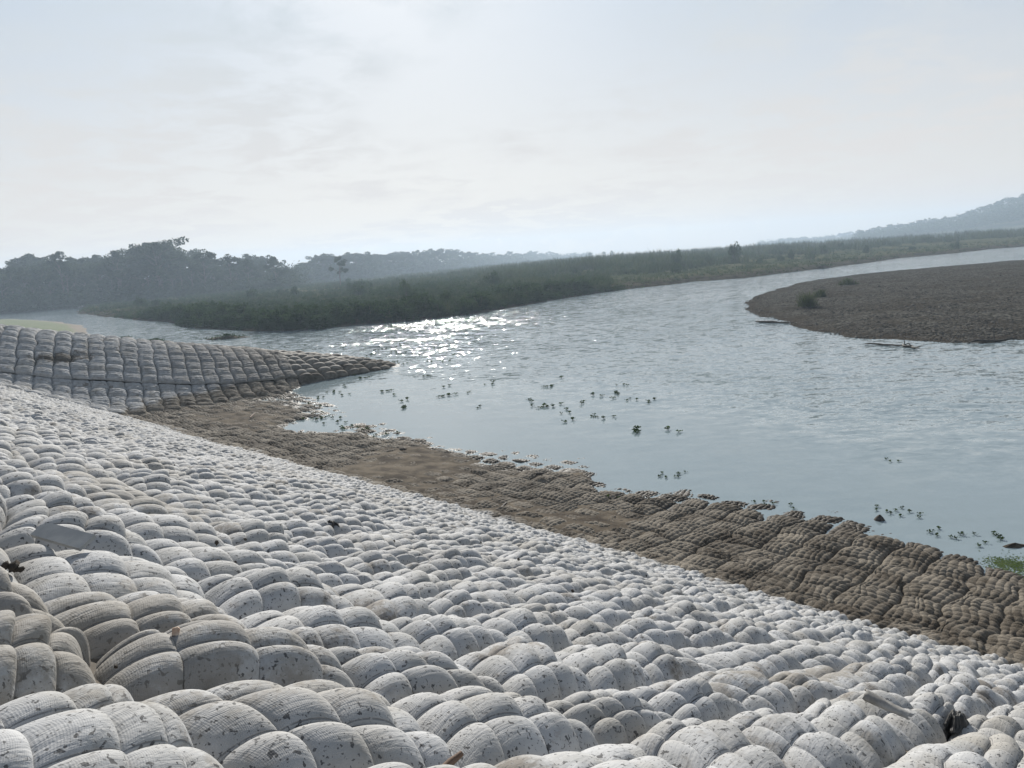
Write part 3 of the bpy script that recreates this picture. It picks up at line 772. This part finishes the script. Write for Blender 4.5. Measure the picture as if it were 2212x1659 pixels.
ok = (d > .5) & (d < 34) & (rg.uniform(size=len(X)) < .8)
X, Y, d, r = X[ok], Y[ok], d[ok], r[ok]
reeds('short_grass', np.column_stack([X, Y]), plain_z(X, Y, d) - .05, rg.uniform(.25, .7, len(X)), 7, .03 + r * .0003, M['reed'], 'low grass and weeds along the far shore', seed=8, spread=1.2)

X, Y, d, r, rg = scatter_plain(16000, 62, 420, 15)
thd = np.degrees(np.arctan2(X, Y)); cl = fbm(X / 11, Y / 11, 340, 3)
ok = (d > 1.5) & (cl > -.12) & ~((thd > 8) & (d < 9 + .10 * r))
X, Y, d, r = X[ok][:4200], Y[ok][:4200], d[ok][:4200], r[ok][:4200]
leaf_mass('scrub', list(zip(X, Y, plain_z(X, Y, d))), list(rg.uniform(.6, 1.5, len(X)) * (.6 + .5 * ss(thd[ok][:4200], -14, 10)) + .5 * ss(d, 15, 60)), .17, 70, 'mixed low scrub tangled among the reeds of the plain', M['shrub'], 16)

X, Y, d, r, rg = scatter_plain(60000, 66, 170, 19)
thd = np.degrees(np.arctan2(X, Y)); ok = (d > .1) & (d < 1.8) & (thd < 9) ; X, Y, d = X[ok][:900], Y[ok][:900], d[ok][:900]
leaf_mass('bank_scrub', list(zip(X, Y, plain_z(X, Y, d) - .1)), list(rg.uniform(.35, 1.0, len(X))), .12, 60, 'dark weeds overhanging the far waterline', M['shrub'], 18)

# shrubs on the far shore, one by one
def shrub_mesh(seed, n=700, leaf=.11):
    rg = np.random.default_rng(seed); C = []
    for q in range(9):
        c = rg.normal(size=3) * [.42, .42, .12] + [0, 0, .5]; d_ = rg.normal(size=(n // 9, 3)); d_ /= np.linalg.norm(d_, axis=1)[:, None]
        C.append(c + d_ * rg.uniform(.5, 1, (n // 9, 1)) * rg.uniform(.28, .5))
    C = np.concatenate(C); C[:, 2] = np.maximum(C[:, 2], 0.02)
    stems = join([tube([(0, 0, 0), (math.cos(t) * .2, math.sin(t) * .2, .35), (math.cos(t) * .45, math.sin(t) * .45, .8)], [.03, .02, .008], 4) for t in (0, 1.3, 2.7, 4.1, 5.2)])
    return fast_mesh('foliage', *leaf_quads(C, leaf, rg), smooth=False), fast_mesh('stem', *stems)
SHR = [shrub_mesh(500 + i) for i in range(4)]
for f_, s_m in SHR: f_.materials.append(M['shrub']); s_m.materials.append(M['bark'])
def shrub(v, loc, w_, h, label, group=None, name='shrub'):
    r_ = empty(name, loc, random.uniform(0, 6.28)); r_.scale = (w_, w_, h)
    link('foliage', SHR[v][0], None, r_); link('stem', SHR[v][1], None, r_)
    return tag(r_, label, 'shrub', group)
sx = []
for i in range(2600):
    th = math.radians(random.uniform(-29, 6)); rr = random.uniform(70, 150)
    x, y = rr * math.sin(th), rr * math.cos(th); d = float(sdf(plain, np.array(x), np.array(y)))
    if 0.6 < d < 6 and all((x - q[0]) ** 2 + (y - q[1]) ** 2 > 2.6 for q in sx): sx.append((x, y))
for x, y in sx[:170]:
    shrub(random.randrange(4), (x, y, float(plain_z(np.array(x), np.array(y))) - .15), random.uniform(.9, 1.9), random.uniform(1.1, 2.3), 'dark bushy shrub in the thicket along the far shore', 'shrubs along the far shore')
for px, top, d, wd, lb in ((1462, 540, 190, 1.3, 'dark round bush standing out of the pale reeds, left of the other'), (1586, 523, 205, 1.5, 'dark round bush highest on the reed skyline'),
                       (2010, 520, 330, 2.2, 'dark bush on the plain under the right hill'), (773, 603, 190, 1.6, 'small upright dark bush on the plain under the pale single tree')):
    x, y = ray(px, d); z0 = float(plain_z(np.array(x), np.array(y))); shrub(random.randrange(4), (x, y, z0), wd, max(2.0, (H - z0) + (636 - .066 * px - top) / F * d), lb)
for i in range(60):
    px = random.uniform(250, 2200); d = random.uniform(110, 330); x, y = ray(px, d); dd = float(sdf(plain, np.array(x), np.array(y)))
    if dd < 5: continue
    shrub(random.randrange(4), (x, y, float(plain_z(np.array(x), np.array(y))) - .1), random.uniform(.8, 1.8), random.uniform(1.2, 3.0), 'scattered dark bush among the reeds of the plain', 'bushes among the reeds')

# gravel bar: loose stones, three scrub tufts
bx = []
rg = np.random.default_rng(22)
th = np.radians(rg.uniform(15, 40, 90000)); r = np.exp(rg.uniform(math.log(44), math.log(150), 90000)); X, Y = r * np.sin(th), r * np.cos(th)
d = sdf(bar, X, Y); ok = (d > -0.3) & (vn(X / 1.5, Y / 1.5, 5) > .3); X, Y, r = X[ok][:16000], Y[ok][:16000], r[ok][:16000]
Z = bar_z(X, Y)
u = np.array([(1, 0, 0), (0, 1, 0), (-1, 0, 0), (0, -1, 0), (0, 0, 1)], float); n = len(X)
sz = rg.uniform(.035, .11, n) * (1 + (rg.uniform(size=n) > .96) * 1.2); an = rg.uniform(0, 6.28, n)
V = u[None] * np.column_stack([sz, sz * rg.uniform(.6, 1, n), sz * rg.uniform(.4, .8, n)])[:, None]
c_, s2 = np.cos(an)[:, None], np.sin(an)[:, None]
V = np.stack([V[..., 0] * c_ - V[..., 1] * s2, V[..., 0] * s2 + V[..., 1] * c_, V[..., 2]], -1) + np.stack([X, Y, Z], -1)[:, None]
tri = np.array([(0, 1, 4), (1, 2, 4), (2, 3, 4), (3, 0, 4)]); Q = (tri[None] + (np.arange(n) * 5)[:, None, None]).reshape(-1, 3)
M['stone'] = simple('river_stone', (0.028, 0.027, 0.025), (0.115, 0.108, 0.098), 1.7, 0.95, 0.2, 0.01, 0.0)
tag(link('gravel', fast_mesh('gravel', V.reshape(-1, 3), Q, smooth=False), M['stone']), 'loose grey river stones strewn over the gravel bar', kind='stuff')

def tuft(px, py, w_, h, label, z=.5, name='scrub_tuft', blades=420, seed=1):
    p = at(px, py, z); rg = np.random.default_rng(seed)
    root = empty(name, p); tag(root, label, 'shrub')
    for nm, m, hh in (('blades', M['reed'], h), ('twigs', M['darkwood'], h * .8)):
        k = blades if nm == 'blades' else blades // 3
        b = np.column_stack([rg.normal(size=k) * w_ * .35, rg.normal(size=k) * w_ * .3, np.full(k, -.05)])
        hgt = hh * rg.uniform(.3, 1.1, k) * np.exp(-(b[:, 0] / w_) ** 2 * 2); ln = rg.normal(size=(k, 2)) * .35 * hgt[:, None]; a = rg.uniform(0, 3.14, k); W = .02
        dxy = np.column_stack([np.cos(a), np.sin(a), 0 * a]) * W
        t = b + np.column_stack([ln, hgt])
        V = np.stack([b - dxy, b + dxy, t + dxy * .4, t - dxy * .4], 1).reshape(-1, 3)
        link(nm, fast_mesh(nm, V, np.arange(4 * k).reshape(-1, 4), smooth=False), m, root)
    return root
tuft(1745, 660, 1.1, 1.25, 'nearest dry brown scrub tuft at the tip of the gravel bar', .5, seed=1)
tuft(1772, 641, 0.7, .8, 'smaller dry tuft just behind the nearest one on the gravel bar', .5, seed=2)
tuft(1832, 616, 1.6, .95, 'low wide dark scrub patch farthest out on the gravel bar', .5, seed=3)

# ------------------------------------------------------------------ driftwood and small islands
def driftwood(px0, py0, px1, py1, rad, label, twigs=5, z=.12, seed=0, name='driftwood_log', m='darkwood'):
    rg = np.random.default_rng(seed); p0, p1 = at(px0, py0, z), at(px1, py1, z); c = (p0 + p1) / 2; root = empty(name, c); tag(root, label, 'log')
    t = np.linspace(0, 1, 7)[:, None]; P = (p0 - c) * (1 - t) + (p1 - c) * t + rg.normal(size=(7, 3)) * rad * .5
    link('trunk', fast_mesh('trunk', *tube(P, rad * np.array([.5, .9, 1, 1.05, .9, .7, .3]), 8)), M[m], root)
    for i in range(twigs):
        b = P[rg.integers(1, 6)]; d_ = rg.normal(size=3) * [1, 1, .5]; d_[2] = abs(d_[2]) + .15; d_ /= np.linalg.norm(d_); l = np.linalg.norm(p1 - p0) * rg.uniform(.12, .35)
        link('branch', fast_mesh('branch', *tube([b, b + d_ * l * .5 + [0, 0, .03], b + d_ * l], [rad * .4, rad * .3, rad * .1], 6)), M[m], root)
    return root
driftwood(1632, 695, 1712, 697, .09, 'dark waterlogged log lying off the left tip of the gravel bar', 0, .06, 1)
driftwood(1868, 742, 1958, 747, .05, 'thin half-sunken pole floating off the near edge of the gravel bar', 0, .05, 2)
driftwood(1945, 744, 1985, 752, .08, 'short knotted root stump lying at the right end of the sunken pole', 4, .08, 3)
driftwood(1665, 587, 1732, 584, .11, 'branchy snag sticking out of the water near the far shore', 7, .2, 4)
driftwood(2090, 738, 2205, 733, .07, 'dark log stranded on the near edge of the gravel bar, at the right', 1, .1, 6)

def mound(px, py, rx, ry, h, label, name='weed_island', m='mud', weeds=True, seed=0, cat='island'):
    p = at(px, py, 0); rg = np.random.default_rng(seed); root = empty(name, (p[0], p[1], 0), rg.uniform(-.1, .1)); tag(root, label, cat)
    t = np.linspace(0, 2 * math.pi, 29)[:-1]; rr = np.linspace(0, 1, 8)
    T, Rr = np.meshgrid(t, rr, indexing='ij'); k = 1 + .35 * fbm(np.cos(T) * 2 + seed, np.sin(T) * 2, 7, 3)
    X, Y = Rr * np.cos(T) * rx * k, Rr * np.sin(T) * ry * k; Z = h * (1 - Rr ** 2) * (1 + .5 * fbm(X * 2.2, Y * 2.2, seed + 9, 3)) - .08 * Rr
    V = np.stack([X, Y, Z], -1).reshape(-1, 3); nr = 8
    Q = [[i * nr + j, ((i + 1) % 28) * nr + j, ((i + 1) % 28) * nr + j + 1, i * nr + j + 1] for i in range(28) for j in range(nr - 1)]
    link('soil', fast_mesh('soil', V, np.array(Q)[:, ::-1]), M[m], root)
    if weeds:
        C = V[rg.integers(0, len(V), 500)] + rg.normal(size=(500, 3)) * [.2, .2, .08] + [0, 0, .08]
        link('weeds', fast_mesh('weeds', *leaf_quads(C, .09, rg), smooth=False), M['shrub'], root)
    return root
mound(492, 731, 2.6, .8, .28, 'largest dark weedy islet in the riffle between the spur and the far shore', seed=1)
mound(272, 735, .95, .4, .25, 'small dark weedy clump in the riffle behind the spur crest, at the left', seed=2)
mound(333, 737, 1.1, .3, .10, 'thin flat weed raft between the two dark islets behind the spur', seed=3)
mound(1776, 580, 1.9, .9, .7, 'dark rounded mound rising from the water by the far shore', seed=4)
mound(1946, 556, 1.7, .8, .45, 'small dark mound off the far shore, right of the rounded mound', seed=5)
mound(742, 793, 1.5, .45, .22, 'heap of dark weeds caught behind the tip of the spur', 'weed_heap', seed=6, cat='weeds')
mound(2193, 1180, .35, .14, .09, 'wet brown rock top breaking the surface at the right edge', 'river_rock', 'mud', False, 7, 'rock')
mound(1900, 1123, .17, .12, .14, 'dark rounded stone on the waterline beside the floating plants', 'river_rock', 'clod', False, 8, 'rock')
mound(2135, 740, .9, .3, .10, 'low dark mud lump at the near edge of the gravel bar', 'mud_lump', weeds=False, seed=9, cat='mud')

# ------------------------------------------------------------------ floating water hyacinths
def hyacinth_mesh(seed, n_ros):
    rg = np.random.default_rng(seed); V, Q = [], []
    for r_i in range(n_ros):
        c = rg.normal(size=2) * .09 * math.sqrt(n_ros)
        for k in range(rg.integers(6, 10)):
            a = rg.uniform(0, 6.28); tl = rg.uniform(.03, .09); el = rg.uniform(.5, 1.35)
            d_ = np.array([math.cos(a) * math.cos(el), math.sin(a) * math.cos(el), math.sin(el)])
            b = np.array([c[0], c[1], 0.0]); e = b + d_ * tl; l = rg.uniform(.035, .065); side = np.cross(d_, [0, 0, 1.0]); side /= np.linalg.norm(side); up = np.cross(side, d_)
            base = len(V)
            V += [b - side * .004, b + side * .004, e + side * .004, e - side * .004]; Q.append([base, base + 1, base + 2, base + 3])
            base = len(V); w2 = l * .75
            f1 = e + d_ * l * .5 + up * l * .1; f2 = e + d_ * l + up * l * .35
            V += [e, f1 - side * w2 - up * .008, f2, f1 + side * w2 - up * .008]; Q.append([base, base + 1, base + 2, base + 3])
    return fast_mesh('water_hyacinth', np.array(V), np.array(Q), smooth=False)
HY = [hyacinth_mesh(700 + i, k) for i, k in enumerate((1, 1, 2, 3, 5, 9))]
for m_ in HY: m_.materials.append(M['hyacinth'])
def hyacinth(px, py, v, label, group=None, sc_=1.6, z=0.0):
    p = at(px, py, z); o = link('water_hyacinth', HY[v], None); o.location = (p[0], p[1], z); o.rotation_euler = (0, 0, random.uniform(0, 6.28)); o.scale = (sc_, sc_, sc_ * .62)
    return tag(o, label, 'floating plant', group)
solo = [(1918, 997, 3, 'green floating plant clump alone on the open water at the right'), (1445, 1025, 5, 'largest dark green plant clump moored just off the middle of the apron'),
        (1285, 900, 4, 'dark plant clump at the lower end of the drifting plants in mid river'), (1655, 1086, 3, 'green plant clump off the notch in the brown apron'),
        (1676, 1090, 1, 'single small plant right of the clump off the notch in the apron'), (1716, 1095, 2, 'upright green sprig beside the cushions in the notch of the shore'),
        (1888, 1101, 3, 'bright green clump touching the shore left of the dark stone'), (1920, 1108, 3, 'ragged plant clump on drowned cushions right of the dark stone'),
        (1952, 1103, 2, 'small clump between the ragged clump and open water'), (1980, 1114, 2, 'small green clump right of the ragged clump'),
        (2045, 1150, 5, 'dense green plant clump pressed against the corner of the apron'), (2150, 1160, 4, 'light green branching clump afloat near the right edge'),
        (2115, 1175, 2, 'dark little clump left of the brown rock top'), (1325, 1073, 2, 'yellow-green weed growing on the brown apron itself')]
for px, py, v, lb in solo: hyacinth(px, py, v, lb, sc_=0.80, z=0.0 if py != 1073 else .22)
grp = [(960, 858), (970, 838), (985, 856), (1005, 848), (1055, 828), (1060, 835), (1160, 880), (1150, 866), (1185, 833), (1208, 815), (1198, 835), (1220, 893), (1230, 882), (1300, 850), (1320, 862), (1333, 833), (1345, 867),
       (1365, 866), (1398, 869), (1410, 869), (1330, 848), (1175, 879), (1190, 879), (1240, 910), (1290, 898), (1310, 903), (1450, 931), (1390, 931), (873, 878), (880, 863), (852, 1000 - 150), (840, 845), (770, 812), (735, 806),
       (786, 815), (812, 800), (1033, 880), (920, 812), (1355, 830), (1255, 868)]
for k, (px, py) in enumerate(grp): hyacinth(px + random.uniform(-9, 9), py + random.uniform(-4, 4), random.choice([0, 1, 2, 2, 4]), 'small dark plant drifting in the loose scatter on mid river', 'plants drifting on mid river', random.uniform(1.0, 1.7))
shore = [(672, 872), (680, 893), (690, 905), (700, 900), (705, 915), (725, 905), (740, 912), (760, 925), (770, 925), (785, 928), (665, 905), (683, 880), (745, 853), (730, 846), (700, 860), (815, 940), (842, 935), (745, 925), (790, 930), (712, 850), (748, 835)]
for k, (px, py) in enumerate(shore): hyacinth(px, py, random.choice([1, 2, 3, 4]), 'dark plant stranded in the shallows where spur and apron meet', 'plants stranded in the bay shallows', 1.25)
for k in range(34): hyacinth(random.uniform(560, 980), random.uniform(742, 815), random.choice([1, 2, 2, 3]), 'tiny dark plant drifting in the glitter beyond the spur', 'plants drifting beyond the spur', 1.3)
# duckweed film at the right edge
rg = np.random.default_rng(5); P0, P1 = at(2160, 1215), at(2250, 1240)
k = 1500; t = rg.uniform(size=k); C = P0 + (P1 - P0) * t[:, None] + np.column_stack([rg.normal(size=(k, 2)) * (.10 + .32 * t[:, None]), np.full(k, .006)]); C[:, 2] = .006
V, Q = leaf_quads(C, .022, rg, 6.0); V[:, 2] = np.maximum(V[:, 2], .003)
M['duckweed'] = leafy('duckweed_leaves', (.07, .11, .035), (.13, .17, .07), 4, .3)
tag(link('duckweed', fast_mesh('duckweed', V, Q, smooth=False), M['duckweed']), 'bright green duckweed film by the right edge of the apron', kind='stuff')

# ------------------------------------------------------------------ litter on the slope
def on_cloth(px, py):
    """walk a sight line of the photograph down to the cloth"""
    d_ = (px - 1106) / F * R_ + (829.5 - py) / F * U_ + D_; t = .3
    for _ in range(4000):
        p = np.array([0, 0, H]) + d_ * t; s, a = sa_of(p[0], p[1])
        if p[2] < float(z_base(np.array(s), np.array(a))) + .055: break
        t *= 1.0025
    return p
def rock_mesh(seed, n=1):
    rg = np.random.default_rng(seed); t = np.linspace(0, 2 * math.pi, 11)[:-1]; ph = np.linspace(.05, math.pi - .05, 7)
    T, Pp = np.meshgrid(t, ph, indexing='ij'); k = 1 + .3 * rg.normal(size=T.shape) * .6
    V = np.stack([np.cos(T) * np.sin(Pp) * k, np.sin(T) * np.sin(Pp) * k * .8, np.cos(Pp) * .6 * k], -1).reshape(-1, 3); nr = 7
    Q = [[i * nr + j, i * nr + j + 1, ((i + 1) % 10) * nr + j + 1, ((i + 1) % 10) * nr + j] for i in range(10) for j in range(nr - 1)]
    return fast_mesh('dirt_clod', V, np.array(Q))
CL = [rock_mesh(900 + i) for i in range(4)]
for m_ in CL: m_.materials.append(M['clod'])
def clod(px, py, r_, label, group=None, name='dirt_clod'):
    p = on_cloth(px, py); o = link(name, CL[random.randrange(4)], None); o.location = p; o.scale = (r_,) * 3; o.rotation_euler = (random.uniform(0, 3), random.uniform(0, 3), random.uniform(0, 6)); return tag(o, label, 'dirt clod', group)
for px, py, r_ in [(468, 1172, .012), (580, 1165, .014), (583, 1173, .010), (576, 1158, .009), (560, 1165, .01), (355, 1090, .012), (530, 1165, .009), (30, 1225, .02), (12, 1222, .014), (45, 1230, .011), (465, 1205, .013), (472, 1212, .01), (508, 1215, .008),
                 (1395, 1245, .02), (1060, 1200, .015), (850, 1170, .015), (1120, 1208, .016), (300, 1180, .01), (885, 1120, .02), (640, 1270, .008), (1190, 1420, .008), (250, 1440, .006), (345, 1330, .008)]:
    clod(px, py, r_, 'small dark dirt clod lying on the pale cushions', 'dirt clods on the pale slope')
for i in range(70):
    s, a = random.uniform(1.5, 10), random.uniform(1, 26); x, y = xy_of(s, a); o = link('dirt_clod', CL[random.randrange(4)], None)
    o.location = (x, y, float(z_base(np.array(s), np.array(a))) + .045); o.scale = (random.uniform(.008, .022),) * 3; o.rotation_euler = (random.random(), random.random(), random.random() * 6)
    tag(o, 'small dark dirt clod lying on the pale cushions', 'dirt clod', 'dirt clods on the pale slope')
for px, py, lb in ((1990, 1312, 'dark ragged clod on the dried silt at the right'), (840, 1042, 'black stone at the water edge under the wet shallows'), (1165, 1023, 'dark stone at the shore beside the flat rock'), (870, 970, 'black clod on the wet brown cushions'), (480, 932, 'dark clod in the damp hollow of the bay')):
    p = at(px, py, .25); o = link('dirt_clod', CL[1], None); o.location = p; o.scale = (.12, .1, .07); tag(o, lb, 'dirt clod')

def prism(outline, th):
    P = np.array(outline, float); n = len(P); V = np.vstack([np.column_stack([P, np.full(n, th / 2)]), np.column_stack([P, np.full(n, -th / 2)])])
    me = bpy.data.meshes.new('prism'); me.from_pydata(V.tolist(), [], [list(range(n)), list(range(2 * n - 1, n - 1, -1))] + [[i, n + i, n + (i + 1) % n, (i + 1) % n][::-1] for i in range(n)][::1]); me.update(); return me
# broken board wedged between cushions on the left
p = on_cloth(140, 1185)
o = link('broken_board', prism([(-.11, -.03), (.11, -.034), (.115, .03), (-.085, .032), (-.11, .012)], .014), M['board']); o.location = p + [0, 0, .045]
o.rotation_euler = (math.radians(24), math.radians(8), math.radians(-20)); tag(o, 'flat grey broken board wedged between the pale cushions at the left', 'board')
p = on_cloth(384, 1392)
o = link('rubble_piece', prism([(-.008, -.009), (.008, -.010), (.009, .007), (.003, .011), (-.009, .008)], .012), M['rubble']); o.location = p + [0, 0, .035]; o.rotation_euler = (1.2, .2, .3)
tag(o, 'small pinkish brick chip stuck in the dark gap between cushions', 'rubble')
p = on_cloth(975, 1648)
o = link('wood_stick', fast_mesh('wood_stick', *tube([(-.05, 0, -.01), (0, .003, 0), (.03, 0, .008)], [.008, .009, .006], 9)), M['wood']); o.location = p + [0, 0, .0]; o.rotation_euler = (0, 0, .7)
tag(o, 'reddish brown stick end in the gap at the bottom edge', 'stick')
# torn flap of cloth with a dark opening
def flap(px, py, w_, l, label, m, seed, rz):
    rg = np.random.default_rng(seed); u = np.linspace(0, 1, 14); v = np.linspace(0, 1, 10); Ug, Vg = np.meshgrid(u, v, indexing='ij')
    X = (Ug - .5) * l; an = Vg * 3.3; Y = np.cos(an) * w_ * (.5 - .2 * Ug); Z = np.sin(an) * w_ * (.42 - .25 * Ug) + .006 * fbm(Ug * 6, Vg * 6, seed, 3)
    X = X + .02 * fbm(Vg * 5, Ug * 2, seed + 3, 2)
    me = fast_mesh('torn_flap', np.stack([X, Y, Z], -1).reshape(-1, 3), grid_faces(14, 10)); o = link('torn_flap', me, M[m]); sol = o.modifiers.new('thick', 'SOLIDIFY'); sol.thickness = .004
    o.location = on_cloth(px, py) + [0, 0, .045]; o.rotation_euler = (.1, .15, rz); return tag(o, label, 'torn cloth')
flap(1915, 1545, .055, .19, 'rolled back flap of torn mattress cloth showing a dark hole at the right', 'torn', 3, -.75)
def tear(px, py, ls, la, label, seed):
    """ragged dark patch of burst cloth and dirt following the slope"""
    c = on_cloth(px, py); s0, a0 = sa_of(c[0], c[1]); u = np.linspace(-1, 1, 40); U, W = np.meshgrid(u, u, indexing='ij')
    r = np.hypot(U, W); th = np.arctan2(W, U); lim = .62 + .38 * fbm(np.cos(th) * 2.2 + seed, np.sin(th) * 2.2, seed, 3) * 1.6
    S, A = s0 + U * ls + .12 * W * la, a0 + W * la; X, Y = xy_of(S, A)
    Z = z_base(S, A) + .085 + .022 * fbm(U * 5 + seed, W * 5, seed, 4) - .10 * np.clip(r / lim - .6, 0, 3)
    V = np.stack([X, Y, Z], -1).reshape(-1, 3) - c; f = grid_faces(40, 40); f = f[(r / lim).ravel()[f].min(1) < 1.25][:, ::(1 if _det > 0 else -1)]
    used, inv = np.unique(f, return_inverse=True)
    o = link('torn_patch', fast_mesh('torn_patch', V[used], inv.reshape(f.shape)), M['black']); o.location = c
    return tag(o, label, 'torn cloth')
tear(2065, 1556, .16, .05, 'black burst patch of mattress with ragged edges near the right edge', 8)
tear(722, 1137, .05, .12, 'black tatter of cloth lying on the pale slope in the middle', 9)
tear(60, 945, .06, .30, 'long dark tear in the pale mattress near the left edge', 12)
for px, py, l, lb in ((545, 898, .9, 'bent pale branch lying on the dry silt of the bay'), (1075, 1105, 1.1, 'thin dark stick lying on the brown silt in the middle of the apron')):
    p = at(px, py, .28); root = empty('stick', p, random.uniform(-.5, .5)); tag(root, lb, 'stick')
    link('trunk', fast_mesh('trunk', *tube([(0, -l / 2, 0), (.05, 0, .05), (.02, l / 2, .03)], [.03, .028, .015], 6)), M['wood' if l < 1 else 'darkwood'], root)

# ------------------------------------------------------------------ haze
def box(x0, x1, y0, y1, z0, z1):
    V = [(x, y, z) for x in (x0, x1) for y in (y0, y1) for z in (z0, z1)]
    return V, [[0, 1, 3, 2], [4, 6, 7, 5], [0, 4, 5, 1], [2, 3, 7, 6], [0, 2, 6, 4], [1, 5, 7, 3]]
m = bpy.data.materials.new('haze_air'); m.use_nodes = True; n = m.node_tree; n.nodes.clear()
o_ = n.nodes.new('ShaderNodeOutputMaterial'); v_ = n.nodes.new('ShaderNodeVolumePrincipled'); n.links.new(v_.outputs[0], o_.inputs['Volume'])
v_.inputs['Color'].default_value = (0.65, 0.81, 0.98, 1); v_.inputs['Density'].default_value = 0.00072; v_.inputs['Anisotropy'].default_value = 0.25
V, Q = box(-1400, 1400, -350, 1750, -3.0, 56.0)
tag(link('haze', fast_mesh('haze', V, Q, smooth=False), m), 'thin morning haze over the river', kind='stuff')
